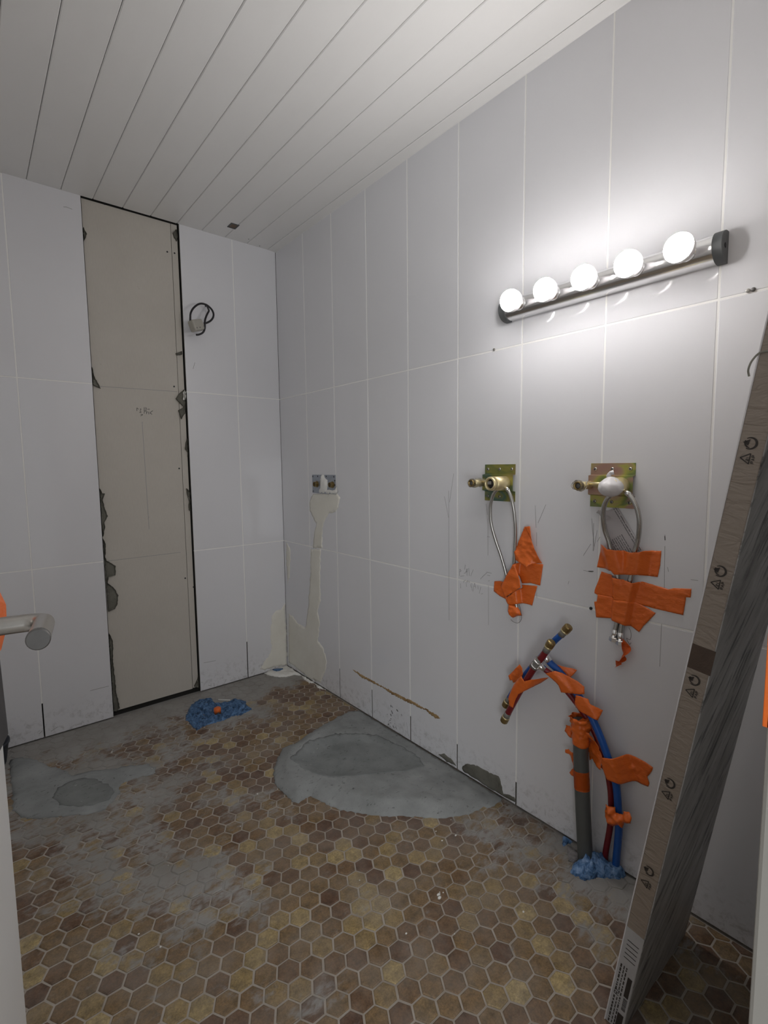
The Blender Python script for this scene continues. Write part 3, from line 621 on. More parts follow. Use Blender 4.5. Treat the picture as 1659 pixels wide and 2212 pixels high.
def part(name, bm, mat, root, smooth=False, label=None):
    o = obj(name, bm, mat, root, smooth)
    base = root
    off = Vector((0, 0, 0))
    while base is not None:
        if base.type == 'EMPTY':
            off += Vector(base.location)
        base = base.parent
    if root.type == 'EMPTY':
        o.matrix_parent_inverse = Matrix.Translation(-Vector(root.location))
    if label:
        o['label'] = label
    return o

def box(bm, lo, hi, bev=0.0):
    v = [bm.verts.new((x, y, z)) for x in (lo[0], hi[0]) for y in (lo[1], hi[1]) for z in (lo[2], hi[2])]
    fs = [(0, 1, 3, 2), (4, 6, 7, 5), (0, 4, 5, 1), (2, 3, 7, 6), (0, 2, 6, 4), (1, 5, 7, 3)]
    faces = [bm.faces.new([v[i] for i in f]) for f in fs]
    if bev:
        es = list({e for f in faces for e in f.edges})
        bmesh.ops.bevel(bm, geom=es, offset=bev, segments=2, affect='EDGES', profile=0.5)
    return bm

def nb():
    return bmesh.new()

def frame_of(d):
    d = Vector(d).normalized()
    a = Vector((0, 0, 1)) if abs(d.z) < 0.9 else Vector((0, 1, 0))
    u = d.cross(a).normalized()
    return u, d.cross(u).normalized()

def tube(bm, pts, r, seg=14, caps=True, radii=None, uv=False):
    pts = [Vector(p) for p in pts]
    rings = []
    t0 = (pts[1] - pts[0]).normalized()
    u, w = frame_of(t0)
    lay = bm.loops.layers.uv.verify() if uv else None
    lens = [0.0]
    for i in range(1, len(pts)):
        lens.append(lens[-1] + (pts[i] - pts[i - 1]).length)
    for i, p in enumerate(pts):
        if i == 0:
            t = pts[1] - pts[0]
        elif i == len(pts) - 1:
            t = pts[-1] - pts[-2]
        else:
            t = (pts[i + 1] - pts[i]).normalized() + (pts[i] - pts[i - 1]).normalized()
        t.normalize()
        q = t0.rotation_difference(t)
        u = q @ u
        u = (u - t * u.dot(t)).normalized()
        w = t.cross(u)
        t0 = t
        rr = radii[i] if radii else r
        rings.append([bm.verts.new(p + rr * (math.cos(2 * PI * k / seg) * u + math.sin(2 * PI * k / seg) * w)) for k in range(seg)])
    for i in range(len(rings) - 1):
        for k in range(seg):
            f = bm.faces.new((rings[i][k], rings[i][(k + 1) % seg], rings[i + 1][(k + 1) % seg], rings[i + 1][k]))
            if uv:
                vals = [(k / seg, lens[i]), ((k + 1) / seg, lens[i]), ((k + 1) / seg, lens[i + 1]), (k / seg, lens[i + 1])]
                for lp, c in zip(f.loops, vals):
                    lp[lay].uv = c
    if caps:
        bm.faces.new(rings[0][::-1])
        bm.faces.new(rings[-1])
    return bm

def spline(pts, n=8):
    """Catmull-Rom through the measured points"""
    P = [Vector(p) for p in pts]
    P = [2 * P[0] - P[1]] + P + [2 * P[-1] - P[-2]]
    out = []
    for i in range(1, len(P) - 2):
        for k in range(n):
            t = k / n
            out.append(0.5 * ((2 * P[i]) + (P[i + 1] - P[i - 1]) * t + (2 * P[i - 1] - 5 * P[i] + 4 * P[i + 1] - P[i + 2]) * t * t
                              + (3 * P[i] - P[i - 1] - 3 * P[i + 1] + P[i + 2]) * t ** 3))
    out.append(P[-2])
    return out

def lathe(bm, origin, axis, prof, seg=24, cap=True):
    """prof: list of (distance along axis, radius)"""
    o = Vector(origin)
    d = Vector(axis).normalized()
    u, w = frame_of(d)
    rings = []
    for h, r in prof:
        rings.append([bm.verts.new(o + d * h + r * (math.cos(2 * PI * k / seg) * u + math.sin(2 * PI * k / seg) * w)) for k in range(seg)])
    for i in range(len(rings) - 1):
        for k in range(seg):
            bm.faces.new((rings[i][k], rings[i][(k + 1) % seg], rings[i + 1][(k + 1) % seg], rings[i + 1][k]))
    if cap:
        bm.faces.new(rings[0][::-1])
        bm.faces.new(rings[-1])
    return bm

WALL_R = lambda a, b, h: Vector((-h, a, b))
WALL_B = lambda a, b, h: Vector((a, -h, b))
FLOOR = lambda a, b, h: Vector((a, b, h))

def inside(poly, x, y):
    c = False
    n = len(poly)
    for i in range(n):
        x1, y1 = poly[i]
        x2, y2 = poly[(i + 1) % n]
        if (y1 > y) != (y2 > y) and x < (x2 - x1) * (y - y1) / (y2 - y1) + x1:
            c = not c
    return c

def edge_dist(poly, x, y):
    best = 9.0
    n = len(poly)
    for i in range(n):
        ax, ay = poly[i]
        bx, by = poly[(i + 1) % n]
        dx, dy = bx - ax, by - ay
        t = max(0.0, min(1.0, ((x - ax) * dx + (y - ay) * dy) / (dx * dx + dy * dy + 1e-12)))
        best = min(best, math.hypot(x - ax - t * dx, y - ay - t * dy))
    return best

def polyline_dist(pl, x, y):
    best, val = 9.0, 0.0
    for i in range(len(pl) - 1):
        ax, ay, ah = pl[i]
        bx, by, bh = pl[i + 1]
        dx, dy = bx - ax, by - ay
        t = max(0.0, min(1.0, ((x - ax) * dx + (y - ay) * dy) / (dx * dx + dy * dy + 1e-12)))
        d = math.hypot(x - ax - t * dx, y - ay - t * dy)
        if d < best:
            best, val = d, ah + t * (bh - ah)
    return best, val

def refine(poly, step, jag, seed):
    rng = random.Random(seed)
    out = []
    n = len(poly)
    for i in range(n):
        a = Vector(poly[i])
        b = Vector(poly[(i + 1) % n])
        k = max(1, int((b - a).length / step))
        for j in range(k):
            p = a.lerp(b, j / k)
            if jag:
                p = p + Vector((rng.uniform(-jag, jag), rng.uniform(-jag, jag)))
            out.append((p.x, p.y))
    return out

def sheet(name, poly, plane, hfun, mat, parent, step=0.006, jag=0.0, base=None, thick=0.0005, seed=1, smooth=True, uvbox=None):
    """a cut shape lying over a plane: hfun(a, b, edge distance) gives its height; base = skirt down to that height (solid), else a thin sheet"""
    poly = refine(poly, step, jag, seed)
    xs = [q[0] for q in poly]
    ys = [q[1] for q in poly]
    rng = random.Random(seed)
    pts = [Vector(q) for q in poly]
    nx = int((max(xs) - min(xs)) / step) + 1
    ny = int((max(ys) - min(ys)) / step) + 1
    for i in range(nx + 1):
        for j in range(ny + 1):
            x = min(xs) + (i + 0.5 * (j % 2) + rng.uniform(-.2, .2)) * step
            y = min(ys) + (j + rng.uniform(-.2, .2)) * step
            if inside(poly, x, y) and edge_dist(poly, x, y) > step * 0.45:
                pts.append(Vector((x, y)))
    n = len(poly)
    v, e, f, *_ = delaunay_2d_cdt(pts, [(i, (i + 1) % n) for i in range(n)], [], 1, 1e-7)
    bm = nb()
    bv = [bm.verts.new(plane(q.x, q.y, hfun(q.x, q.y, edge_dist(poly, q.x, q.y)))) for q in v]
    lay = bm.loops.layers.uv.verify() if uvbox else None
    for t in f:
        if len(set(t)) == 3:
            try:
                fc = bm.faces.new([bv[i] for i in t])
            except ValueError:
                continue
            if uvbox:
                for lp, i in zip(fc.loops, t):
                    lp[lay].uv = uvbox(v[i].x, v[i].y)
    loose = [x for x in bm.verts if not x.link_faces]
    bmesh.ops.delete(bm, geom=loose, context='VERTS')
    if base is not None:
        edges = [ed for ed in bm.edges if len(ed.link_faces) == 1]
        r = bmesh.ops.extrude_edge_only(bm, edges=edges)
        for x in r['geom']:
            if isinstance(x, bmesh.types.BMVert):
                c = x.co
                if plane is FLOOR:
                    x.co = Vector((c.x, c.y, base))
                elif plane is WALL_R:
                    x.co = Vector((-base, c.y, c.z))
                else:
                    x.co = Vector((c.x, -base, c.z))
        return part(name, bm, mat, parent, smooth) if parent is not None else obj(name, bm, mat, None, smooth)
    r = bmesh.ops.solidify(bm, geom=list(bm.faces), thickness=thick)
    return part(name, bm, mat, parent, smooth) if parent is not None else obj(name, bm, mat, None, smooth)

def crumple(amp, freq, seed):
    def f(a, b):
        q = Vector((a * freq + seed * 7.3, b * freq * 1.3 - seed, seed * 3.1))
        n1 = noise.noise(q)
        r = 1 - abs(noise.noise(q * 0.9 + Vector((9, 4, 1)) + Vector((n1, n1, 0)) * 0.5))
        return amp * (0.5 * n1 + 1.3 * max(0.0, r - 0.72) / 0.28 * (0.4 + abs(n1)))
    return f

def strokes(bm, lines, plane, width, h):
    """thin drawn lines: flat ribbons of hair thickness"""
    for ln in lines:
        for (a0, b0), (a1, b1) in zip(ln[:-1], ln[1:]):
            d = Vector((a1 - a0, b1 - b0))
            if d.length < 1e-6:
                continue
            n_ = Vector((-d.y, d.x)).normalized() * width / 2
            c = [(a0 + n_.x, b0 + n_.y), (a0 - n_.x, b0 - n_.y), (a1 - n_.x, b1 - n_.y), (a1 + n_.x, b1 + n_.y)]
            lo = [bm.verts.new(plane(x, y, h - 0.0002)) for x, y in c]
            hi = [bm.verts.new(plane(x, y, h)) for x, y in c]
            bm.faces.new(hi)
            for i in range(4):
                bm.faces.new((lo[i], lo[(i + 1) % 4], hi[(i + 1) % 4], hi[i]))
    return bm

def slab_tile(lo, hi, plane, front, back, bev=0.0012):
    """one glazed tile: front face with a small chamfer, open joints left around it"""
    bm = nb()
    (a0, b0), (a1, b1) = lo, hi
    outer = [(a0, b0), (a1, b0), (a1, b1), (a0, b1)]
    inner = [(a0 + bev, b0 + bev), (a1 - bev, b0 + bev), (a1 - bev, b1 - bev), (a0 + bev, b1 - bev)]
    rb = [bm.verts.new(plane(x, y, back)) for x, y in outer]
    rm = [bm.verts.new(plane(x, y, front - bev * 0.7)) for x, y in outer]
    rf = [bm.verts.new(plane(x, y, front)) for x, y in inner]
    for q, r in ((rb, rm), (rm, rf)):
        for i in range(4):
            bm.faces.new((q[i], q[(i + 1) % 4], r[(i + 1) % 4], r[i]))
    bm.faces.new(rf)
    bm.faces.new(rb[::-1])
    return bm

def tile_obj(lo, hi, plane, front, parent):
    o = obj('wall_tile', slab_tile(lo, hi, plane, front, -0.0096), M['tile'], parent)
    o.data.materials.append(M['biscuit'])
    for p in o.data.polygons:
        if abs(p.normal.x) < .1 and abs(p.normal.z) > .9 or (abs(p.normal.y) > .9 if plane is WALL_R else abs(p.normal.x) > .9):
            p.material_index = 1
    return o

def structure(name, bm, mat, smooth=False):
    return tag(obj(name, bm, mat, None, smooth), kind='structure')

H = 2.4
LEFT, FRONT = -1.66, -2.51
# ------------------------------------------------------------------ floor
floor = structure('floor', box(nb(), (LEFT - .1, -4.6, -0.12), (0.12, 0.12, -0.0022)), M['floor'])

PX, PY = 0.0473, 0.0546
X0, Y0 = -0.564, -1.826
AP = (PY - 0.0048) / 2
CIRC = AP / math.cos(PI / 6)

def hex_poly(cx, cy, r=CIRC):
    return [(cx + r * math.cos(k * PI / 3), cy + r * math.sin(k * PI / 3)) for k in range(6)]

def clip(poly, axis, lim):
    out = []
    for i in range(len(poly)):
        a, b = poly[i], poly[(i + 1) % len(poly)]
        ia, ib = a[axis] <= lim, b[axis] <= lim
        if ia:
            out.append(a)
        if ia != ib:
            t = (lim - a[axis]) / (b[axis] - a[axis])
            out.append((a[0] + t * (b[0] - a[0]), a[1] + t * (b[1] - a[1])))
    return out

def hex_into(bm, poly, c, tilt, z=0.0, lay=None, tint=0.0):
    n = len(poly)
    zz = lambda x, y: z + tilt[0] * (x - c[0]) + tilt[1] * (y - c[1])
    bot = [bm.verts.new((x, y, -0.006)) for x, y in poly]
    mid = [bm.verts.new((x, y, zz(x, y) - 0.0014)) for x, y in poly]
    k = 1 - 0.0022 / AP
    top = [bm.verts.new((c[0] + (x - c[0]) * k, c[1] + (y - c[1]) * k, zz(x, y))) for x, y in poly]
    fs = [bm.faces.new(top)]
    for i in range(n):
        fs.append(bm.faces.new((bot[i], bot[(i + 1) % n], mid[(i + 1) % n], mid[i])))
        fs.append(bm.faces.new((mid[i], mid[(i + 1) % n], top[(i + 1) % n], top[i])))
    if lay:
        for f in fs:
            for lp in f.loops:
                lp[lay] = (tint, tint, tint, 1)

rng = random.Random(11)
cells = []
for i in range(-24, 13):
    for j in range(-20, 40):
        cx = X0 + i * PX
        cy = Y0 + (j + (0.5 if i % 2 else 0.0)) * PY
        if cx > 0.02 or cy > 0.02 or cx < LEFT + 0.03 or cy < -2.9:
            continue
        # what the camera looks at: in front of it, right of the open door leaf
        dx, dy = cx + 1.405, cy + 2.627
        fwd, rgt = 0.638 * dx + 0.770 * dy, 0.770 * dx - 0.638 * dy
        seen = fwd > 0.98 and -0.80 * fwd < rgt < 0.50 * fwd
        cells.append((not seen, fwd, cx, cy))
cells.sort()
proto = nb()
hex_into(proto, hex_poly(0, 0), (0, 0), (0, 0))
proto_me = bpy.data.meshes.new('hex_tile')
bmesh.ops.recalc_face_normals(proto, faces=proto.faces)
proto.to_mesh(proto_me)
proto.free()
proto_me.materials.append(M['hexa'])
far = nb()
far_lay = far.loops.layers.color.new('tile_tint')
count = 0
for unseen, fwd, cx, cy in cells:
    whole = cx + CIRC < -0.004 and cy + AP < -0.004
    tilt = (rng.uniform(-.018, .018), rng.uniform(-.018, .018))
    if whole and not unseen and count < 300:
        o = bpy.data.objects.new('hex_tile', proto_me)
        COL.objects.link(o)
        o.parent = floor
        o.location = (cx + rng.uniform(-.0006, .0006), cy + rng.uniform(-.0006, .0006), rng.uniform(-.0004, .0004))
        o.rotation_euler = (tilt[1], -tilt[0], rng.uniform(-.02, .02))
        count += 1
    else:
        poly = hex_poly(cx, cy)
        if not whole:
            poly = clip(clip(poly, 0, -0.004), 1, -0.004)
        if len(poly) > 2:
            hex_into(far, poly, (sum(q[0] for q in poly) / len(poly), sum(q[1] for q in poly) / len(poly)), tilt, rng.uniform(-.0004, .0004), far_lay, rng.random())
tag(obj('hex_tiles_far', far, M['hexb'], floor), kind='stuff')

# mortar on the floor
def h_big(a, b, e):
    c = Vector((a + 0.39, b + 0.83))
    rim = min(1.0, e / 0.05)
    dip = 0.0
    if inside(S['mortar_dip'], a, b):
        dip = min(1.0, edge_dist(S['mortar_dip'], a, b) / 0.05)
    flat = min(1.0, max(0.0, (-0.03 - a) / 0.20))
    return 0.002 + rim * (0.004 + 0.022 * flat) - dip * 0.019 * (0.3 + .7 * flat) + 0.0035 * noise.noise(Vector((a * 22, b * 22, 1))) * rim + 0.0008 * noise.noise(Vector((a * 90, b * 90, 4)))
bigp = [(min(a, -0.003), b) for a, b in S['mortar_big']]
sheet('mortar_patch', bigp, FLOOR, h_big, M['mortar'], floor, step=0.012, jag=0.004, base=-0.002, seed=3)

dipb = sheet('mortar_patch', S['mortar_dip'], FLOOR, lambda a, b, e: h_big(a, b, edge_dist(bigp, a, b)) + 0.0008, M['mortar3'], floor, step=0.011, jag=0.004, base=-0.001, seed=9)  # hollow overlaid with a darker mortar tone
dipb['label'] = 'darker hollow in the middle of the large mortar patch'
def h_left(a, b, e):
    rim = min(1.0, e / 0.05)
    dip = min(1.0, edge_dist(S['mortar_left_dip'], a, b) / 0.03) if inside(S['mortar_left_dip'], a, b) else 0.0
    return 0.0012 + rim * 0.0055 - dip * 0.004 + 0.0015 * noise.noise(Vector((a * 25, b * 25, 2))) * rim + 0.0006 * noise.noise(Vector((a * 90, b * 90, 5)))
sheet('mortar_patch', S['mortar_left'], FLOOR, h_left, M['mortar'], floor, step=0.014, jag=0.005, base=-0.002, seed=5)
dip = sheet('mortar_patch', S['mortar_left_dip'], FLOOR, lambda a, b, e: h_left(a, b, 1.0) + 0.0006, M['mortar2'], floor, step=0.012, jag=0.004, base=-0.001, seed=6)  # second, darker mortar tone over the left hollow
dip['label'] = 'darker hollow in the middle of the left mortar patch'
ck = sheet('filler_bead', [(min(a, -.002), min(b, -.002)) for a, b in S['caulk']], FLOOR, lambda a, b, e: 0.002 + min(1, e / .01) * 0.010 + 0.005 * noise.noise(Vector((a * 60, b * 60, 3))), M['caulk'], floor, step=0.006, jag=0.002, base=-0.002, seed=7)
sheet('blue_gap', S['caulk_hole'], FLOOR, lambda a, b, e: 0.0165, M['wool2'], floor, step=0.006, jag=0.001, base=0.004, seed=8)

# ------------------------------------------------------------------ right wall
YJ = [0.0] + S['yj'] + [-2.466, FRONT - 0.1]
ZJ = [0.0, S['zj'][1], S['zj'][0], H]
J = 0.0050
OPEN_R = {1: 0.0, 2: 0.1617, 3: 0.1419, 4: 0.117, 5: 0.1087, 6: 0.0908}
wall_right = structure('wall_right', box(nb(), (0.020, FRONT - .1, -0.1), (0.13, 0.13, H + .1)), M['render'])
for i in range(len(YJ) - 1):
    for k in range(3):
        z0 = 0.006 if k == 0 else ZJ[k] + J / 2
        z1 = ZJ[k + 1] - J / 2 if k < 2 else H + 0.005
        tile_obj((YJ[i + 1] + J / 2, z0), (YJ[i] - (J / 2 if i else 0.001), z1), WALL_R, rng.uniform(-.0003, .0003), wall_right)
for i in range(1, len(YJ) - 1):
    z0 = OPEN_R.get(i, 0.006)
    obj('grout_joint', box(nb(), (0.0006, YJ[i] - J / 2, z0), (0.020, YJ[i] + J / 2, H)), M['grout'], wall_right)
for k in (1, 2):
    obj('grout_joint', box(nb(), (0.0003, FRONT - .1, ZJ[k] - J / 2), (0.020, 0, ZJ[k] + J / 2)), M['grout'], wall_right)
for key, seed in (('plaster_r1', 11), ('plaster_r2', 12), ('plaster_r3', 13)):
    poly = [(min(a, -.002), max(b, .008)) for a, b in S[key]]
    sheet('plaster_patch', poly, WALL_R, lambda a, b, e: 0.0004 + 0.0012 * min(1, e / .02) + 0.0004 * noise.noise(Vector((a * 40, b * 40, 1))), M['plaster'], wall_right, step=0.012, jag=0.004, base=-0.0005, seed=seed)
for key, seed in (('mortar_r', 14), ('mortar_r2', 15)):
    sheet('mortar_smear', [(a, max(b, .004)) for a, b in S[key]], WALL_R, lambda a, b, e: 0.0004 + 0.0022 * min(1, e / .012) + 0.0008 * noise.noise(Vector((a * 60, b * 60, 1))), M['smear'], wall_right, step=0.008, jag=0.002, base=-0.0005, seed=seed)
sheet('adhesive_streak', S['rust'], WALL_R, lambda a, b, e: 0.0005 + 0.0012 * min(1, e / .004), M['rust'], wall_right, step=0.005, jag=0.0030, base=-0.0004, seed=16)
obj('pencil_marks', strokes(nb(), S['pencil_r'], WALL_R, 0.0011, 0.0004), M['pencil'], wall_right)
obj('pencil_writing', strokes(nb(), S['write_r'], WALL_R, 0.0013, 0.0004), M['pencil'], wall_right)
obj('scuff_marks', strokes(nb(), S['blackmark'], WALL_R, 0.0022, 0.0004), M['pencil2'], wall_right)

# dark smudges near the floor between the third and fourth open joints
bm = nb()
srng = random.Random(4)
for k in range(16):
    a, b = -0.93 - srng.random() * 0.12, 0.015 + srng.random() ** 1.6 * 0.11
    strokes(bm, [[(a, b), (a + srng.uniform(-.012, .012), b + srng.uniform(-.012, .012))]], WALL_R, srng.uniform(.002, .006), 0.0004)
obj('scuff_marks', bm, M['pencil2'], wall_right)

# ------------------------------------------------------------------ back wall with the untiled strip
XJ = [0.0, S['xj'][0], S['xj'][1]]
XK = [S['xj'][2], S['xj'][3], -1.4975, LEFT - .05]
wall_back = structure('wall_back', box(nb(), (LEFT - .1, 0.024, -0.1), (0.0096, 0.13, H + .1)), M['render'])
for A in (XJ, XK):
    for i in range(len(A) - 1):
        for k in range(3):
            z0 = 0.004 if k == 0 else ZJ[k] + J / 2
            z1 = ZJ[k + 1] - J / 2 if k < 2 else H + 0.005
            hi = A[i] - (J / 2 if i else (0.0 if A is XK else 0.0004))
            lo = A[i + 1] + (J / 2 if not (A is XJ and i == len(A) - 2) else 0.0)
            tile_obj((lo, z0), (hi, z1), WALL_B, rng.uniform(-.0003, .0003), wall_back)
obj('grout_joint', box(nb(), (XJ[1] - J / 2, 0.0006, 0.2131), (XJ[1] + J / 2, 0.024, H)), M['grout'], wall_back)
obj('grout_joint', box(nb(), (XK[1] - J / 2, 0.0006, 0.1616), (XK[1] + J / 2, 0.024, H)), M['grout'], wall_back)
for k in (1, 2):
    obj('grout_joint', box(nb(), (XJ[2], 0.0003, ZJ[k] - J / 2), (0, 0.0096, ZJ[k] + J / 2)), M['grout'], wall_back)
    obj('grout_joint', box(nb(), (LEFT, 0.0003, ZJ[k] - J / 2), (XK[0], 0.0096, ZJ[k] + J / 2)), M['grout'], wall_back)
SEAM = -0.5605
obj('plasterboard', box(nb(), (XK[0] + 0.004, 0.012, 0.026), (SEAM - 0.001, 0.024, H - 0.004)), M['board'], wall_back)
obj('plasterboard', box(nb(), (SEAM + 0.0012, 0.0115, 0.029), (XJ[2] - 0.0075, 0.024, H - 0.004)), M['board'], wall_back)
BP = lambda a, b, h: WALL_B(a, b, h - 0.012)
bm = strokes(nb(), [S['pencil_b1'], S['pencil_b2'], S['pencil_b3'], S['scr_b1']][:3], BP, 0.0022, 0.0004)
obj('pencil_marks', bm, M['pencil'], wall_back)
obj('pencil_writing', strokes(nb(), S['write_b'], BP, 0.0026, 0.0004), M['pencil2'], wall_back)
obj('pencil_marks', strokes(nb(), S['pencil_bk'], WALL_B, 0.002, 0.0005), M['pencil'], wall_back)
for a, b in S['screws']:
    bm = nb()
    lathe(bm, (a, 0.0125, b), (0, -1, 0), [(0, 0.0042), (0.0016, 0.0042), (0.0018, 0.002)], 10)
    obj('screw', bm, M['black'], wall_back)
for key in ('mort_l', 'mort_l2', 'mort_l3', 'mort_l4', 'mort_l5', 'mort_r1', 'mort_r2', 'mort_r3', 'mort_r4', 'mort_r5', 'mort_r6'):
    poly = [(max(min(a, XJ[2] - .0075), XK[0] + .004), max(b, .027)) for a, b in S[key]]
    sheet('mortar_smear', poly, BP, lambda a, b, e: 0.0006 + 0.003 * min(1, e / .008) + 0.001 * noise.noise(Vector((a * 70, b * 70, 2))), M['smear'], wall_back, step=0.007, jag=0.0015, base=0, seed=len(key)).location = (0, 0, 0)
sheet('filler_blob', S['mort_r2w'], BP, lambda a, b, e: 0.004 + 0.003 * min(1, e / .006), M['caulk'], wall_back, step=0.006, jag=0.002, base=0, seed=5)
sheet('plaster_patch', [(min(a, -.002), max(b, .006)) for a, b in S['plaster_b']], WALL_B, lambda a, b, e: 0.0004 + 0.0012 * min(1, e / .02) + 0.0004 * noise.noise(Vector((a * 40, b * 40, 1))), M['plaster'], wall_back, step=0.012, jag=0.004, base=-0.0005, seed=19)

# ------------------------------------------------------------------ other walls, doorway, ceiling
wall_left = structure('wall_left', box(nb(), (LEFT - .1, FRONT - .1, -.1), (LEFT, 0.1, H + .1)), M['plain'])
bm = nb()
DX0, DX1, DH = -1.575, -0.80, 2.08
box(bm, (DX1, FRONT - .1, -.1), (0.0095, FRONT, H + .1))
box(bm, (LEFT, FRONT - .1, -.1), (DX0, FRONT, H + .1))
box(bm, (DX0, FRONT - .1, DH), (DX1, FRONT, H + .1))
wall_front = structure('wall_front', bm, M['plain'])

ceiling = structure('ceiling', box(nb(), (LEFT - .1, FRONT - .1, H + 0.012), (0.12, 0.12, H + .12)), M['dark'])
edges = [-0.047 - 0.1213 * k for k in range(14)]
for k in range(len(edges)):
    a1 = edges[k]
    a0 = max(edges[k] - 0.1213, LEFT)
    bm = nb()
    g, c = 0.0008, 0.0024
    dz = rng.uniform(-.0004, .0004)
    prof = [(a0 + g, H + .012), (a0 + g, H + c), (a0 + g + c, H + dz), (a1 - g - c, H + dz), (a1 - g, H + c), (a1 - g, H + .012)]
    r0 = [bm.verts.new((x, FRONT, z)) for x, z in prof]
    r1 = [bm.verts.new((x, 0.0, z)) for x, z in prof]
    for i in range(6):
        bm.faces.new((r0[i], r0[(i + 1) % 6], r1[(i + 1) % 6], r1[i]))
    bm.faces.new(r0)
    bm.faces.new(r1[::-1])
    obj('ceiling_plank', bm, M['ceiling'], ceiling)
bm = nb()
prof = [(-0.0462, H + .010), (-0.0462, H + .0015), (-0.044, H - .0005), (-0.004, H - .0025), (0.0, H - .004), (0.0, H + .010)]
r0 = [bm.verts.new((x, FRONT, z)) for x, z in prof]
r1 = [bm.verts.new((x, 0.0, z)) for x, z in prof]
for i in range(6):
    bm.faces.new((r0[i], r0[(i + 1) % 6], r1[(i + 1) % 6], r1[i]))
bm.faces.new(r0)
bm.faces.new(r1[::-1])
structure('trim_1', bm, M['ceiling'])

# door frame: jambs and head
bm = nb()
box(bm, (-0.847, FRONT - .115, 0), (-0.80, FRONT + 0.0, DH), 0.004)
jamb = structure('trim_2', bm, M['frame'])
obj('jamb', box(nb(), (-1.575, FRONT - .115, 0), (-1.528, FRONT, DH), 0.004), M['frame'], jamb)
obj('head', box(nb(), (-1.528, FRONT - .115, DH - .045), (-0.847, FRONT, DH), 0.004), M['frame'], jamb)
obj('strike_plate', box(nb(), (-0.8478, FRONT - .06, 0.92), (-0.8468, FRONT - .035, 1.08), 0.0003), M['steel'], jamb)

# open door leaf, hinged on the left jamb and swung into the room
hinge = Vector((-1.512, -2.545, 0))
edge = Vector((-1.3945, -1.849, 0))
da = (edge - hinge).normalized()
dn = Vector((da.y, -da.x, 0))            # towards the room's middle (the handle side)
def leafp(s, t, z):
    return edge - da * s + dn * t + Vector((0, 0, z))
def leaf_box(s0, s1, t0, t1, z0, z1, bev=0.0):
    bm = box(nb(), (s0, t0, z0), (s1, t1, z1), bev)
    for v in bm.verts:
        v.co = leafp(*v.co)
    return bm
LW = (edge - hinge).length
leaf = structure('door_1', leaf_box(0, LW, -0.04, 0, 0.012, 2.03, 0.002), M['white'])
HZ = 1.02
hs = 0.055
elb = Vector((-1.3459, -1.9155, 1.0208))
capc = Vector((-1.3621, -2.026, 1.031))
p0 = elb - dn * 0.056
bm = nb()
lathe(bm, p0 - dn * 0.002, dn, [(0, .026), (.008, .026), (.010, .022)], 24)
handle = obj('door_handle', bm, M['steel'], leaf, True)
arc = []
lv = (capc - elb).normalized()
for k in range(9):
    t = k / 8 * PI / 2
    arc.append(elb - dn * 0.020 + lv * 0.0 + dn * (0.020 * math.sin(t)) + lv * (0.020 * (1 - math.cos(t))))
bm = nb()
tube(bm, [p0] + arc + [capc - lv * 0.0], 0.0105, 20)
obj('lever', bm, M['steel'], handle, True).modifiers.new('edges', 'EDGE_SPLIT').split_angle = math.radians(40)
bm = nb()
lathe(bm, capc - lv * 0.004, lv, [(0, .0109), (.006, .0109), (.0072, .0098)], 24)
obj('end_cap', bm, M['steel_dark'], handle, True).modifiers.new('edges', 'EDGE_SPLIT').split_angle = math.radians(30)
bm = nb()
lathe(bm, elb - dn * 0.05 + Vector((-0.004, -0.0085, -0.005)), Vector((-.25, -.85, -.5)), [(0, .0022), (.0022, .0022)], 10)
obj('grub_screw', bm, M['black'], handle)

# tape over the latch of the door and over the strike plate
t = thing('tape_strip', 'bright orange tape stuck over the door latch beside the steel lever handle', 'tape', leafp(0, 0, .98))
bm = leaf_box(-0.006, 0.05, -0.043, 0.0015, 0.975, 1.060)
for zc in (1.003, 1.032):
    bmesh.ops.bisect_plane(bm, geom=bm.verts[:] + bm.edges[:] + bm.faces[:], plane_co=(0, 0, zc), plane_no=(0, 0, 1))
for v in bm.verts:                       # the tape stands off in a puffed fold on the handle side
    q = v.co - edge
    if q.dot(dn) > 0 and q.dot(-da) < 0:
        v.co += dn * {0: .004, 1: .0115, 2: .0125, 3: .004}[min(range(4), key=lambda k: abs((.975, 1.003, 1.032, 1.060)[k] - v.co.z))]
part('tape', bm, M['tape'], t)
t = thing('tape_strip', 'dark grey tape wrapped round the door edge below the orange latch tape', 'tape', leafp(0, 0, .86))
bm = leaf_box(-0.007, 0.05, -0.043, 0.002, 0.862, 0.984, 0.002)
for v in bm.verts:
    q = v.co - edge
    if q.dot(dn) > 0 and q.dot(-da) < 0:
        v.co += dn * (.0035 if v.co.z < .9 else .001)
part('tape', bm, M['cloth'], t)
def jamb_tape(a, b, e):
    return 0.0012 + 0.0006 * math.sin(b * 90)
tp = nb()
box(tp, (-0.8505, FRONT - .10, 0.955), (-0.8465, FRONT - .001, 1.045), 0.0008)
box(tp, (-0.8505, FRONT - .004, 0.955), (-0.83, FRONT + 0.0022, 1.045), 0.0008)
tag(obj('tape_strip', tp, M['tape']), 'orange tape over the strike plate on the right door jamb', 'tape')

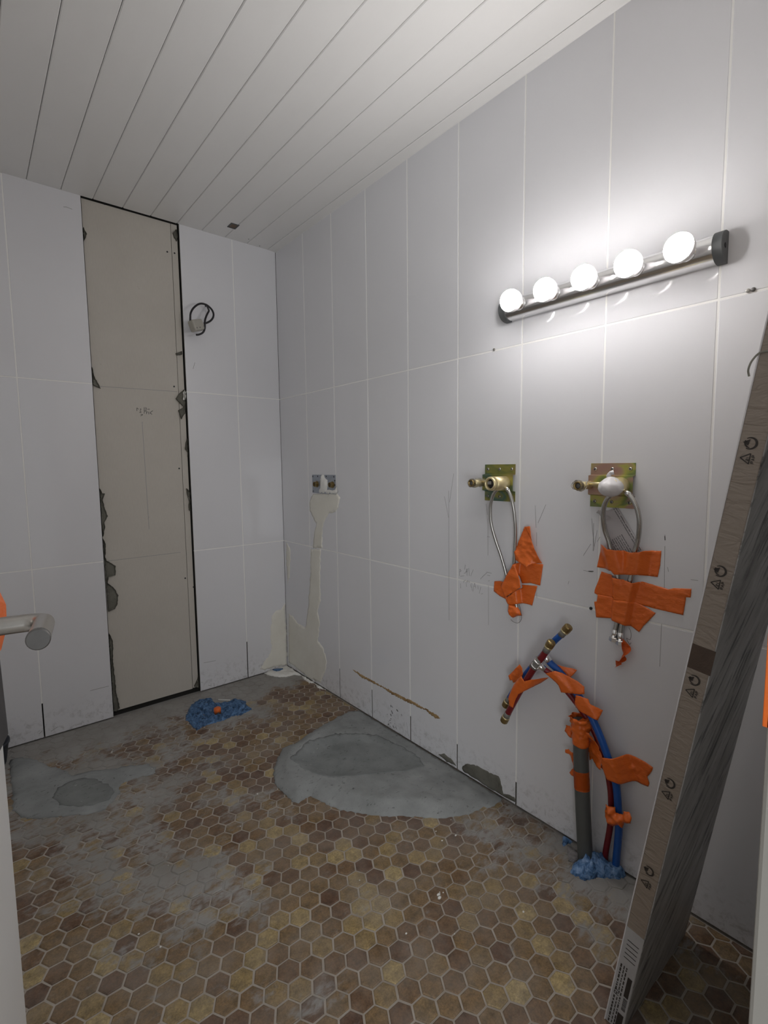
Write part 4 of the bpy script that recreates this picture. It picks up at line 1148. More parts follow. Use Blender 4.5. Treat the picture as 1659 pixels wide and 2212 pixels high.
# ------------------------------------------------------------------ lamp bar over the basins
lamp = thing('wall_lamp', 'chrome bar lamp with five lit globe bulbs on the right tiled wall', 'lamp', (0, -1.897, 1.70))
LY0, LY1, LZ, LD = -1.600, -2.186, 1.701, 0.046
def d_profile(scale=1.0, n=18):
    pts = [(-0.0005, -0.0335 * scale)]
    for k in range(n + 1):
        t = -PI / 2 + PI * k / n
        pts.append((-0.010 - (LD - 0.010) * scale * math.cos(t), 0.0335 * scale * math.sin(t)))
    pts.append((-0.0005, 0.0335 * scale))
    return pts
def extrude_profile(prof, y0, y1, z):
    bm = nb()
    a = [bm.verts.new((x, y0, z + q)) for x, q in prof]
    b = [bm.verts.new((x, y1, z + q)) for x, q in prof]
    n = len(prof)
    for i in range(n):
        bm.faces.new((a[i], a[(i + 1) % n], b[(i + 1) % n], b[i]))
    bm.faces.new(a)
    bm.faces.new(b[::-1])
    return bm
o = part('bar', extrude_profile(d_profile(), LY0, LY1, LZ), M['chrome'], lamp, True)
o.modifiers.new('edges', 'EDGE_SPLIT').split_angle = math.radians(50)
for y0, y1 in ((LY0 + 0.020, LY0), (LY1, LY1 - 0.020)):
    e = part('end_cap', extrude_profile(d_profile(1.07), y0, y1, LZ), M['rubber'], lamp, True, 'dark grey plastic end cap')
    e.modifiers.new('edges', 'EDGE_SPLIT').split_angle = math.radians(40)
    ys = y1 - 0.0002 if y1 < -2 else y0 + 0.0002
    part('screw', lathe(nb(), (-0.022, ys, LZ), (0, -1 if y1 < -2 else 1, 0), [(0, .006), (.0012, .006), (.002, .003)], 12), M['black'], lamp)
for k in range(5):
    y = -1.660 - 0.1182 * k
    part('lamp_holder', lathe(nb(), (-LD + .002, y, LZ), (-1, 0, 0), [(0, .021), (.004, .021), (.007, .0175), (.016, .0165)], 20), M['chrome'], lamp, True)
    bm = nb()
    R = 0.0335
    c = -LD - 0.012 - 0.030
    # opaque white back shell, glowing dome in front of it
    cut = math.radians(101)
    shell = [(0.0, .0145), (0.004, .0155)]
    for q in range(7):
        t = math.radians(30) + (cut - math.radians(30)) * q / 6
        shell.append((0.030 - R * math.cos(t), R * math.sin(t)))
    dome = [(0.030 - R * math.cos(cut + (PI - cut) * q / 12), max(0.0006, R * math.sin(cut + (PI - cut) * q / 12))) for q in range(13)]
    lathe(bm, (-LD - 0.012, y, LZ), (-1, 0, 0), dome, 28)
    bl = part('bulb', bm, M['bulb'], lamp, True)
    part('shell', lathe(nb(), (-LD - 0.012, y, LZ), (-1, 0, 0), shell, 28), M['wrap'], bl, True)

# ------------------------------------------------------------------ concealed mixer bodies on their plates
def mixer(y, mat, label, wrapped):
    """y = middle of the plate; the plate is a hat section screwed to the tiles"""
    t = thing('mixer_body', label, 'mixer', (0, y, 1.138))
    hw = 0.0636
    prof = [(0.0006, 1.2015), (0.0022, 1.2015), (0.0022, 1.1685), (0.0160, 1.1665), (0.0160, 1.1115), (0.0022, 1.1085), (0.0022, 1.0755), (0.0006, 1.0755),
            (0.0006, 1.1100), (0.0144, 1.1130), (0.0144, 1.1650), (0.0006, 1.1670)]
    bm = nb()
    a = [bm.verts.new((-h, y - hw, z)) for h, z in prof]
    b = [bm.verts.new((-h, y + hw, z)) for h, z in prof]
    n = len(prof)
    quads = [(0, 1, 2, 11), (11, 2, 3, 10), (10, 3, 4, 9), (9, 4, 5, 8), (8, 5, 6, 7)]
    for i in range(n):
        bm.faces.new((a[i], a[(i + 1) % n], b[(i + 1) % n], b[i]))
    for q in quads:
        bm.faces.new([a[i] for i in q])
        bm.faces.new([b[i] for i in q][::-1])
    part('mounting_plate', bm, mat, t)
    for dy in (0.050, 0.0, -0.050):
        for z in (1.185, 1.0915):
            r_ = part('screw', lathe(nb(), (-0.0022, y + dy, z), (-1, 0, 0), [(0, .0052), (.0008, .0052), (.0026, .0034)], 14), M['steel'], t, True)
            part('socket', lathe(nb(), (-0.0046, y + dy, z), (-1, 0, 0), [(0, .0024), (.0003, .0024)], 8), M['black'], r_)
    by = y - 0.032          # valve body axis
    sy = y + 0.060          # spout axis
    part('valve_body', lathe(nb(), (-0.0155, by, 1.1385), (-1, 0, 0), [(0, .0225), (.002, .0238), (.040, .0238), (.0405, .0234), (.066, .0234)], 32), M['brass'], t, True)
    if not wrapped:
        part('ring', lathe(nb(), (-0.0815, by, 1.1385), (-1, 0, 0), [(0, .0222), (.003, .0222), (.0032, .0238), (.013, .0225), (.0165, .0195), (.0165, .0165), (.004, .0160)], 32, cap=False), M['brass'], t, True)
        part('cartridge_seat', lathe(nb(), (-0.078, by, 1.1385), (-1, 0, 0), [(0, .0164), (.008, .0164)], 24), M['black'], t)
        part('cartridge', box(nb(), (-0.094, by - .004, 1.136), (-0.085, by + .012, 1.147), .0015), M['steel'], t)
    part('spout_tube', lathe(nb(), (-0.0155, sy, 1.1385), (-1, 0, 0), [(0, .0115), (.030, .0112), (.052, .0108)], 22), M['brass'], t, True)
    part('spout_thread', lathe(nb(), (-0.0670, sy, 1.1385), (-1, 0, 0), [(0, .0098), (.002, .0122), (.004, .0104), (.006, .0122), (.008, .0104), (.010, .0124), (.016, .0124), (.017, .0094), (.006, .0080)], 22, cap=False), M['brass_dark'], t, True)
    part('plug', lathe(nb(), (-0.0760, sy, 1.1385), (-1, 0, 0), [(0, .0086), (.002, .0086), (.004, .005)], 16), M['steel_dark'], t, True)
    part('link_pipe', tube(nb(), [(-0.034, sy, 1.1425), (-0.034, by + .02, 1.1425)], .0062, 16), M['brass'], t, True)
    return t, by, sy

m1, by1, sy1 = mixer(-1.558, M['zinc1'], 'left brass mixer body on an olive green plate, open valve facing the room', False)
m2, by2, sy2 = mixer(-1.949, M['zinc2'], 'right brass mixer body on a pinkish plate, its valve wrapped in white', True)
# clear film left on the spouts
def film_lump(root, y, z, x0, x1, r, seed, name='protective_film'):
    bm = nb()
    pts = []
    n = 14
    for i in range(n):
        pts.append((x0 + (x1 - x0) * i / (n - 1), y, z))
    tube(bm, pts, r, 18, caps=False)
    for v in bm.verts:
        d = noise.noise(Vector(v.co) * 90 + Vector((seed, 0, 0)))
        c = Vector((v.co.x, y, z))
        v.co = c + (v.co - c) * (1.06 + 0.5 * d)
    return part(name, bm, M['film'], root, True)
film_lump(m1, sy1, 1.1385, -0.018, -0.082, .0135, 1)
film_lump(m2, sy2, 1.1385, -0.066, -0.088, .0140, 6)
bm = nb()
tube(bm, spline([(-.074, sy2 + .012, 1.139), (-.073, sy2 + .004, 1.126), (-.060, sy2 - .004, 1.124), (-.050, sy2 - .010, 1.135), (-.052, sy2 - .010, 1.150)], 6), .0011, 8)
part('plastic_tie', bm, M['wrap'], m2, True)
# the white wrap, knotted on top
bm = nb()
bmesh.ops.create_icosphere(bm, subdivisions=4, radius=1.0)
for v in bm.verts:
    d = v.co.normalized()
    k = 1 + 0.035 * noise.noise(d * 2.2) + 0.012 * noise.noise(d * 7)
    s = Vector((0.044, 0.029, 0.0255))
    q = Vector((d.x * s.x, d.y * s.y, d.z * s.z)) * k
    if d.z > 0.75:
        q.z += 0.004 * (d.z - 0.75) / .25
    v.co = q + Vector((-0.070, by2 + .002, 1.136))
part('white_wrap', bm, M['wrap'], m2, True, 'white plastic wrapped over the valve')
bm = nb()
tube(bm, spline([(-.070, by2 + .004, 1.157), (-.073, by2 + .007, 1.166), (-.072, by2 + .004, 1.174), (-.068, by2 - .004, 1.1765)], 5), .006, 9, radii=None)
for v in bm.verts:
    v.co += Vector((1, 1, 1)) * 0.0025 * noise.noise(v.co * 160)
part('wrap_knot', bm, M['wrap'], m2, True)

# ------------------------------------------------------------------ braided hoses
def hose(label, pts, r, nut=None, ferrule=True, group=None):
    P = spline(pts, 8)
    t = thing('braided_hose', label, 'hose', P[0], group)
    part('braid', tube(nb(), P, r, 16, uv=True), M['braid'], t, True)
    if ferrule:
        d = (P[3] - P[0]).normalized()
        part('ferrule', tube(nb(), [P[0] - d * .012, P[0] - d * .002, P[0], P[0] + d * .012], r, 14, radii=[r * .72, r * .72, r * 1.12, r * 1.12]), M['chrome'], t, True)
    if nut:
        d = (P[-1] - P[-4]).normalized()
        part('ferrule', tube(nb(), [P[-1] - d * .016, P[-1] + d * .006], r * 1.15, 14), M['chrome'], t, True)
        part('hex_nut', lathe(nb(), P[-1] + d * .006, d, [(0, .0100), (.002, .0122), (.013, .0122), (.015, .0100)], 6), M['chrome'], t)
    return t
hose('right leg of the hose loop under the left mixer', S['hose1a'], .0056)
hose('left leg of the hose loop under the left mixer', S['hose1b'], .0056, ferrule=False)
hose('right leg of the hose loop under the white wrapped mixer', S['hose2a'], .0066, True)
hose('left leg of the hose loop under the white wrapped mixer', S['hose2b'], .0066, True, ferrule=False)
w1 = tag(obj('wire_loop', tube(nb(), spline(S['loop1'], 6), .0007, 6), M['steel_dark']), 'thin wire ring hanging out below the left tape bundle', 'wire')
w2 = tag(obj('wire_loop', tube(nb(), spline(S['loop2'], 6), .0007, 6), M['steel_dark']), 'thin bent wire hanging beside the two hex nuts', 'wire')

# ------------------------------------------------------------------ orange tape, wall side
def over(lines, r, base, width=0.012, seed=1, amp=0.0012):
    """tape height: lies on the wall and rides over the hoses under it"""
    pls = [[(q.y, q.z, -q.x) for q in spline(l, 4)] for l in lines]
    cr = crumple(amp, 45, seed)
    def f(a, b, e):
        h = base
        for pl in pls:
            d, hh = polyline_dist(pl, a, b)
            top = hh + r + 0.0032
            if d < r * 1.5:
                k = 1.0
            else:
                k = max(0.0, 1 - (d - r * 1.5) / width)
                k = k * k * (3 - 2 * k)
            h = max(h, base + (top - base) * k)
        return h + abs(cr(a, b)) * min(1, e / .004)
    return f
def idw(ctrl, seed=1, amp=0.002, freq=45):
    cr = crumple(amp, freq, seed)
    def f(a, b, e):
        s = w = 0.0
        for y, z, h in ctrl:
            d = (a - y) ** 2 + (b - z) ** 2 + 1e-7
            s += h / d
            w += 1 / d
        return s / w + cr(a, b)
    return f
def tape(label, pieces, group=None):
    pts = pieces[0][0]
    t = thing('tape_strip', label, 'tape', (-0.01, pts[0][0], pts[0][1]), group)
    for k, (poly, hf) in enumerate(pieces):
        sheet('tape' if k == 0 else 'flap', poly, WALL_R, hf, M['tape'], t, step=0.0045, jag=0.0003, seed=20 + k, thick=0.0004)
    return t
H1 = [S['hose1a'], S['hose1b']]
H2 = [S['hose2a'], S['hose2b']]
def lift(poly, up, lo, hi, seed, amp=.003):
    """height that grows along direction up from the lowest corner to the highest"""
    u = Vector(up).normalized()
    ds = [Vector(q).dot(u) for q in poly]
    cr = crumple(amp, 40, seed)
    return lambda a, b, e: lo + (hi - lo) * (Vector((a, b)).dot(u) - min(ds)) / (max(ds) - min(ds)) + cr(a, b)
tape('orange tape end folded up to a point beside the left hose', [(S['t1_top'], idw([(S['t1_top'][0][0], S['t1_top'][0][1], .012), (S['t1_top'][7][0], S['t1_top'][7][1], .006), (S['t1_top'][9][0], S['t1_top'][9][1], .026), (S['t1_top'][12][0], S['t1_top'][12][1], .022), (S['t1_top'][13][0], S['t1_top'][13][1], .012)], 3, .0035)),
      (S['t1_fold'], lambda a, b, e: .0172)])
tape('flat square orange tape piece under the pointed tape end', [(S['t1_mid'], over(H1, .0056, .0015, .010, 4))])
tape('orange tape slanting over the left pair of hoses', [(S['t1_diag'], lambda a, b, e: .022 + .003 * noise.noise(Vector((a * 50, b * 50, 5)))), (S['t1_left'], over(H1, .0056, .003, .02, 6, .003))])
tape('lowest flat orange tape piece below the left mixer', [(S['t1_low'], over(H1, .0056, .0012, .012, 7))])
t1p = tape('small crumpled orange tape plug round the left hose end', [(S['t1_plug'], lambda a, b, e: .012 + .012 * min(1, e / .008) + .004 * noise.noise(Vector((a * 110, b * 110, 5))))])
tape('uppermost wide orange tape across the right pair of hoses', [(S['t2_top'], over(H2, .0066, .0010, .034, 8))])
tape('long orange tape reaching right across the right pair of hoses', [(S['t2_mid'], over(H2, .0066, .0012, .014, 9, .0018))])
tape('lower orange tape stuck over the long one above two hex nuts', [(S['t2_low'], over(H2, .0066, .0030, .014, 10, .0022))])
tw = spline(S['t2_twist'], 6)
t = thing('tape_strip', 'twisted scrap of orange tape dangling from the right hex nut', 'tape', tw[0])
bm = nb()
prev = None
for i, q in enumerate(tw):
    k = i / (len(tw) - 1)
    an = k * 7.0 + 0.6
    wd = .004 + .009 * math.sin(PI * min(1, k * 1.1)) + (.006 if k > .85 else 0)
    sd = Vector((math.sin(an), math.cos(an), 0.25 * math.sin(an * 2))) * wd
    md = Vector((math.cos(an), -math.sin(an), 0)) * wd * 0.35
    cur = [bm.verts.new(q - sd), bm.verts.new(q + md), bm.verts.new(q + sd)]
    if prev:
        bm.faces.new((prev[0], prev[1], cur[1], cur[0]))
        bm.faces.new((prev[1], prev[2], cur[2], cur[1]))
    prev = cur
bmesh.ops.solidify(bm, geom=list(bm.faces), thickness=0.0006)
part('tape', bm, M['tape'], t)

# instruction sheet tucked behind the right hoses
def uvp(a, b):
    # along the sheet's slanting right edge
    ax = Vector((S['paper'][5][0] - S['paper'][3][0], S['paper'][5][1] - S['paper'][3][1])).normalized()
    d = Vector((a - S['paper'][3][0], b - S['paper'][3][1]))
    along = d.dot(ax)
    across = d.x * ax.y - d.y * ax.x
    return (1 - abs(across) / .062, 1 - along / .14)
pp = sheet('instruction_leaflet', S['paper'], WALL_R, lambda a, b, e: .0032 + .0012 * noise.noise(Vector((a * 30, b * 30, 2))), M['paper'], None, step=0.008, seed=31, thick=.0004, uvbox=uvp)
tag(pp, 'creased printed paper leaflet tucked behind the right pair of hoses', 'leaflet')
bm = nb()
c0 = Vector((-.006, S['paper'][0][0] - .004, S['paper'][0][1] - .012))
for k in range(2):
    q = [c0 + Vector((-.004, -.02 * k, -.014 * k)), c0 + Vector((-.006, .013 - .02 * k, .004 - .014 * k)), c0 + Vector((-.010, .004 - .02 * k, .013 - .014 * k)), c0 + Vector((-.007, -.012 - .02 * k, .006 - .014 * k))]
    vs_ = [bm.verts.new(v) for v in q]
    bm.faces.new(vs_)
bmesh.ops.solidify(bm, geom=list(bm.faces), thickness=.0005)
keep(obj('corner_fold', bm, M['wrap'], pp), pp) if False else obj('corner_fold', bm, M['wrap'], pp)

# ------------------------------------------------------------------ supply pipes
def end_cap(root, p, d, r=.0135):
    d = Vector(d).normalized()
    p = Vector(p)
    part('collar', lathe(nb(), p - d * .016, d, [(0, .0128), (.003, .0128), (.004, .0118), (.007, .0118)], 18), M['brass'], root, True)
    part('brass_plug', lathe(nb(), p - d * .010, d, [(0, r * .98), (.002, r), (.016, r), (.019, r * .86), (.0205, r * .62)], 12), M['brass_dark'], root)
def pipe_thing(name, label, stick, main, mat, rs, rm, tee_at, rings):
    main = list(main) + [(main[-1][0], main[-1][1], -.002)]
    st = spline(stick, 4)
    t = thing(name, label, 'pipe', main[-1])
    part('cross_pipe', tube(nb(), st, rs, 18), mat, t, True)
    part('main_pipe', tube(nb(), spline(main, 8), rm, 18), mat, t, True)
    end_cap(t, st[0], st[0] - st[2])
    end_cap(t, st[-1], st[-1] - st[-3])
    # grey ends under the brass plugs
    d0 = (st[0] - st[2]).normalized()
    d1 = (st[-1] - st[-3]).normalized()
    part('coupler', lathe(nb(), st[0] - d0 * .034, d0, [(0, rs * 1.08), (.020, rs * 1.08)], 18), M['coupler'], t, True)
    part('coupler', lathe(nb(), st[-1] - d1 * .036, d1, [(0, rs * 1.08), (.022, rs * 1.08)], 18), M['coupler'], t, True)
    # tee piece with its two bright rings and the branch nipple
    c = Vector(tee_at)
    d = (Vector(stick[-1]) - Vector(stick[0])).normalized()
    part('tee', lathe(nb(), c - d * .022, d, [(0, rs * 1.1), (.044, rs * 1.1)], 18), M['coupler'], t, True)
    for k in rings:
        part('ring', lathe(nb(), c + d * k - d * .002, d, [(0, rs * 1.12), (.0005, rs * 1.42), (.004, rs * 1.42), (.0045, rs * 1.12)], 20), M['chrome'], t, True)
    m0, m1_ = Vector(main[0]), Vector(main[1])
    db = (m1_ - m0).normalized()
    part('branch_sleeve', lathe(nb(), m0 - db * .004, db, [(0, rm * 1.0), (.001, rm * 1.18), (.026, rm * 1.18), (.027, rm)], 18), M['chrome'], t, True)
    return t
bs, rs_ = S['blue_stick'], S['red_stick']
pipe_thing('water_pipe', 'blue water pipe rising from the floor to a slanting crosspiece, nearer the wall', bs, S['blue_main'], M['blue'], .0098, .0104, bs[4], [])
pipe_thing('water_pipe', 'dark red water pipe rising to a slanting crosspiece in front of the blue one', rs_, S['red_main'], M['red'], .0102, .0086, rs_[3], [-.010, .012])
dp = spline(S['drain'], 6)
dp[0] = dp[0].lerp(dp[1], .5)
dr = thing('waste_pipe', 'grey plastic waste pipe standing against the tiles, its top taped over', 'pipe', (dp[-1].x, dp[-1].y, 0))
o = part('pipe', tube(nb(), dp, .0218, 28), M['pipe'], dr, True)
o.modifiers.new('edges', 'EDGE_SPLIT').split_angle = math.radians(50)

# orange tape on the pipes
def along(P, z):
    best = min(P, key=lambda q: abs(q.z - z))
    return best
def band(label, z0, z1, r, cap, seed, extra=()):
    t = thing('tape_strip', label, 'tape', (along(dp, z0).x, along(dp, z0).y, z0))
    bm = nb()
    n = 18
    rings = [Vector((along(dp, z0).x, along(dp, z0).y + (along(dp, z1).y - along(dp, z0).y) * i / n, z0 + (z1 - z0) * i / n)) for i in range(n + 1)]
    radii = []
    for i in range(n + 1):
        k = i / n
        radii.append(r * (1 + (0.10 * max(0, k - .45) if cap else 0)))
    tube(bm, rings, r, 30, caps=False, radii=radii)
    if cap:
        tops = [v for v in bm.verts if v.co.z > z1 - 1e-5]
        es = [e for e in bm.edges if len(e.link_faces) == 1 and e.verts[0].co.z > z1 - 1e-5 and e.verts[1].co.z > z1 - 1e-5]
        res = bmesh.ops.extrude_edge_only(bm, edges=es)
        nv = [v for v in res['geom'] if isinstance(v, bmesh.types.BMVert)]
        c = rings[-1]
        for v in nv:
            v.co = c + (v.co - c) * 0.5 + Vector((0, 0, -.008))
        bmesh.ops.contextual_create(bm, geom=nv)
    for v in bm.verts:
        c = Vector((rings[0].x, rings[0].y + (rings[-1].y - rings[0].y) * (v.co.z - z0) / (z1 - z0), v.co.z))
        k = max(0.0, min(1.0, (v.co.z - z0) / (z1 - z0)))
        a = (0.10 + 0.85 * k if cap else 0.05)
        d = abs(noise.noise(Vector((v.co.x * 95, v.co.y * 95, v.co.z * 60 + seed))))
        v.co = c + (v.co - c) * (1 + a * d)
        v.co.z += 0.006 * noise.noise(Vector((v.co.x * 30 + seed, v.co.y * 30, 3))) * (1 if not cap or k < .3 else .4)
    bmesh.ops.solidify(bm, geom=list(bm.faces), thickness=.0006)
    part('tape', bm, M['tape'], t, True)
    for k, (poly, hf) in enumerate(extra):
        sheet('flap', poly, WALL_R, hf, M['tape'], t, step=.005, jag=.0008, seed=40 + k, thick=.0005)
    return t
band('crumpled orange tape cap closing the top of the grey waste pipe', 0.362, .447, .0224, True, 2,
     [(S['td_flapleft'], lambda a, b, e: .036 + .008 * noise.noise(Vector((a * 60, b * 60, 2))))])
band('smooth orange tape band halfway up the grey waste pipe', .226, .284, .0224, False, 5,
     [(S['td_flapleft2'], lambda a, b, e: .030 + .008 * noise.noise(Vector((a * 60, b * 60, 4)))), (S['td_flapleft3'], lambda a, b, e: .030 + .005 * noise.noise(Vector((a * 60, b * 60, 6))))])
HP = [S['blue_main'], S['red_main']]
BM = [[q for q in S['blue_main'] if q[2] < .42], [q for q in S['red_main'] if q[2] < .42]]
tape('broad orange tape flag stuck to the wall across the red and blue pipes', [(S['td_big'], over(BM, .0105, .0015, .030, 11, .003)), (S['td_right'], idw([(S['td_right'][0][0], S['td_right'][0][1], .055), (S['td_right'][5][0], S['td_right'][5][1], .050), (S['td_right'][9][0], S['td_right'][9][1], .022), (S['td_right'][10][0], S['td_right'][10][1], .02)], 12, .004))])
tape('crumpled orange tape knot tying the red and blue pipes low down', [(S['tb_band'], lambda a, b, e: .049 + .015 * min(1, e / .012) + .011 * noise.noise(Vector((a * 75, b * 75, 8))))])
def on_pipe(lines, r, base, w, seed, amp=.002):
    return over(lines, r, base, w, seed, amp)
tape('orange tape wrapped round the lower left arms of the red and blue crosspieces', [
    (S['ta_wrap'], over([rs_], .0104, .046, .030, 13, .002)),
    (S['ta_left'], lift(S['ta_left'], (1, 0.2), .052, .040, 14, .004))])
tape('orange tape running down over the pipes just below the crosspieces', [
    (S['ta_long'], over([S['red_main'][:6], S['blue_main'][:6]], .0098, .044, .03, 15, .0012)),
    (S['ta_flap'], idw([(S['ta_flap'][0][0], S['ta_flap'][0][1], .038), (S['ta_flap'][2][0], S['ta_flap'][2][1], .014), (S['ta_flap'][4][0], S['ta_flap'][4][1], .036)], 16, .003))])
tape('orange tape over the pipe bend above the waste pipe', [
    (S['ta_long2'], over([S['red_main'][3:10], S['blue_main'][3:9]], .0098, .036, .03, 17, .0012))])

# ------------------------------------------------------------------ blue wool and fillers at the pipe foot and in the floor
def wool(poly, hmax, seed, amp, sink=-.004, freq=38):
    def f(a, b, e):
        k = min(1.0, e / .022)
        q = Vector((a * freq, b * freq, seed))
        return 0.002 + hmax * math.sqrt(k) + amp * (abs(noise.noise(q)) * 1.4 - .3 + .6 * noise.noise(q * 2.7)) * k
    return f
wp = [(min(a, -.0025), b) for a, b in S['wool_pipe']]
o = sheet('wool_wad', wp, FLOOR, wool(wp, .030, 3, .022), M['wool'], None, step=.0045, jag=.003, base=-.002, seed=51)
tag(o, 'light blue wool wad packed round the pipe feet at the wall', 'wool', kind='stuff')
wb = [(min(a, -.0025), b) for a, b in S['wool_bit']]
o = sheet('wool_wad', wb, FLOOR, wool(wb, .012, 5, .010), M['wool'], None, step=.004, jag=.002, base=-.002, seed=52)
tag(o, 'small dark blue wool tuft by the wall left of the waste pipe', 'wool', kind='stuff')
pb = [(min(a, -.0025), b) for a, b in S['plaster_bit']]
sheet('plaster_lump', pb, FLOOR, wool(pb, .008, 6, .008), M['wool3'], floor, step=.004, jag=.002, base=-.002, seed=53)
wf = S['wool_floor']
o = sheet('wool_wad', wf, FLOOR, wool(wf, .006, 9, .022, freq=40), M['wool2'], None, step=.0055, jag=.004, base=-.002, seed=54)
tag(o, 'dark blue wool filling the hole in the floor by the back wall', 'wool', kind='stuff')
px, py = S['plug'][0]
pl = thing('pipe_stub', 'short dark pipe stub capped with orange tape in the floor hole', 'pipe', (px, py + .012, 0))
part('pipe', tube(nb(), [(px, py + .012, -.004), (px, py + .012, .030)], .015, 18), M['pipe'], pl, True)
bm = nb()
tube(bm, [(px, py + .012, .012), (px, py + .012, .022), (px, py + .012, .033), (px, py + .012, .036)], .016, 16, caps=True, radii=[.0165, .0172, .0165, .012])
for v in bm.verts:
    a = math.atan2(v.co.y - py - .012, v.co.x - px)
    if v.co.z < .014:
        v.co.z += .009 * math.sin(a * 3 + .6)
    v.co += Vector((0, 0, .002 * noise.noise(v.co * 90)))
part('tape_cap', bm, M['tape'], pl, True, 'orange tape cap')
tag(obj('filler_string', tube(nb(), spline([(S['wool_floor'][4][0] + .02, S['wool_floor'][4][1], .012), (S['wool_floor'][5][0] + .01, S['wool_floor'][5][1], .014), (S['wool_floor'][6][0], S['wool_floor'][6][1] - .004, .011)], 5), .0022, 8), M['caulk']), 'thin white strip of filler along the rear edge of the floor hole', 'filler')

# ------------------------------------------------------------------ shower bracket on the right wall near the corner
br = thing('wall_bracket', 'small galvanised bracket with two brass fittings smeared with plaster near the corner', 'bracket', (0, -.447, 1.11))
part('plate', box(nb(), (-.0035, -.557, 1.062), (-.0004, -.340, 1.158), .0006), M['galv'], br)
for y in (-.387, -.532):
    f = part('fitting', lathe(nb(), (-.0035, y, 1.109), (-1, 0, 0), [(0, .017), (.004, .017), (.0045, .0135), (.018, .0135), (.019, .011), (.012, .009)], 8, cap=False), M['brass_dark'], br)
    part('plug', lathe(nb(), (-.006, y, 1.109), (-1, 0, 0), [(0, .010), (.010, .010), (.011, .005)], 12), M['steel_dark'], f)
for y, z in ((-.347, 1.149), (-.395, 1.150), (-.476, 1.150), (-.545, 1.149), (-.347, 1.071), (-.553, 1.13), (-.553, 1.108)):
    part('hole', lathe(nb(), (-.0034, y, z), (-1, 0, 0), [(0, .0045), (.0003, .0045)], 10), M['black'], br)
sheet('plaster_daub', S['br_plaster'], WALL_R, lambda a, b, e: .003 + .009 * min(1, e / .015) + .004 * noise.noise(Vector((a * 50, b * 50, 1))), M['caulk'], br, step=.007, jag=.002, base=.003, seed=61)

# wall plugs in the joints of the right wall
for (y, z), lab in zip(S['dots_r'], ('small metal wall plug in the upper joint left of the lamp', 'small metal wall plug in the upper joint right of the lamp', 'dark hole in the lower joint beside the right tape')):
    t = thing('wall_plug', lab, 'plug', (0, y, z))
    part('sleeve', lathe(nb(), (0, y, z), (-1, 0, 0), [(-.004, .0035), (.0012, .0048), (.0030, .0044), (.0034, .0026)], 12), M['steel'] if 'hole' not in lab else M['black'], t, True)
    if 'right of' in lab:
        part('screw_head', lathe(nb(), (-.0005, y - .010, z), (-1, 0, 0), [(0, .005), (.002, .0045), (.003, .002)], 12), M['steel_dark'], t, True)

# ------------------------------------------------------------------ cable with connector on the back wall
cb = thing('cable_loop', 'looped black cable with a pale connector cube hanging from the back wall tile', 'cable', (-.47, 0, 1.95))
part('cable', tube(nb(), [(S['cable_mid'][0][0] - .004, .004, S['cable_mid'][0][2] + .002)] + spline(S['cable_mid'], 8), .0046, 10), M['black'], cb, True)
part('cable', tube(nb(), spline(S['cable_loop'], 8), .0048, 10), M['black'], cb, True)
cxm = sum(a for a, b in S['cable_box']) / len(S['cable_box'])
czm = sum(b for a, b in S['cable_box']) / len(S['cable_box'])
bm = box(nb(), (-.033, -.020, -.027), (.033, .020, .027), .007)
rm_ = Matrix.Rotation(math.radians(-20), 4, 'Y') @ Matrix.Rotation(math.radians(22), 4, 'Z')
for v in bm.verts:
    v.co = rm_ @ v.co + Vector((cxm, -.070, czm))
cn = part('connector', bm, M['cream'], cb)
for k in (-.010, .010):
    q = rm_ @ Vector((-.012 + k, -.0205, -.014)) + Vector((cxm, -.070, czm))
    part('screw_hole', lathe(nb(), q, rm_ @ Vector((0, -1, 0)), [(0, .0028), (.0006, .0028)], 10), M['rubber'], cn)

# ------------------------------------------------------------------ small plate in the ceiling
q = S['ceil_plate']
cx0, cy0 = sum(a for a, b in q) / 4, sum(b for a, b in q) / 4
cp = thing('ceiling_plate', 'small dark rimmed square plate set in the ceiling near the corner', 'plate', (cx0, cy0, H))
bm = nb()
for lo, hi in (((-.021, -.026), (.021, -.020)), ((-.021, .020), (.021, .026)), ((-.021, -.020), (-.015, .020)), ((.015, -.020), (.021, .020))):
    box(bm, (cx0 + lo[0], cy0 + lo[1], H - .0025), (cx0 + hi[0], cy0 + hi[1], H + .001))
part('rim', bm, M['rubber'], cp)
part('panel', box(nb(), (cx0 - .0155, cy0 - .0205, H - .0012), (cx0 + .0155, cy0 + .0205, H + .001)), M['brownish'], cp)
for a, b in S['ceil_dots']:
    obj('screw', lathe(nb(), (a, b, H), (0, 0, -1), [(-.001, .0035), (.001, .003)], 10), M['coupler'], ceiling)

# ------------------------------------------------------------------ pack of stone-look panels leaning on the front wall
bx, byy, bdx, bdy, bw, _, bth = S['box']
D = Vector((bdx, bdy, 1)).normalized()
U = Vector((-1, 0, 0))
U = (U - D * U.dot(D)).normalized()
NN = U.cross(D)
if NN.y < 0:
    NN = -NN
B0 = Vector((bx, byy, 0.001))
BL = 1.86
pk = bpy.data.objects.new('panel_pack', None)
COL.objects.link(pk)
tag(pk, 'tall flat carton of dark stone-look panels leaning beside the right wall', 'carton')
pk.matrix_world = Matrix((( -U.x, NN.x, D.x, B0.x), (-U.y, NN.y, D.y, B0.y), (-U.z, NN.z, D.z, B0.z), (0, 0, 0, 1)))
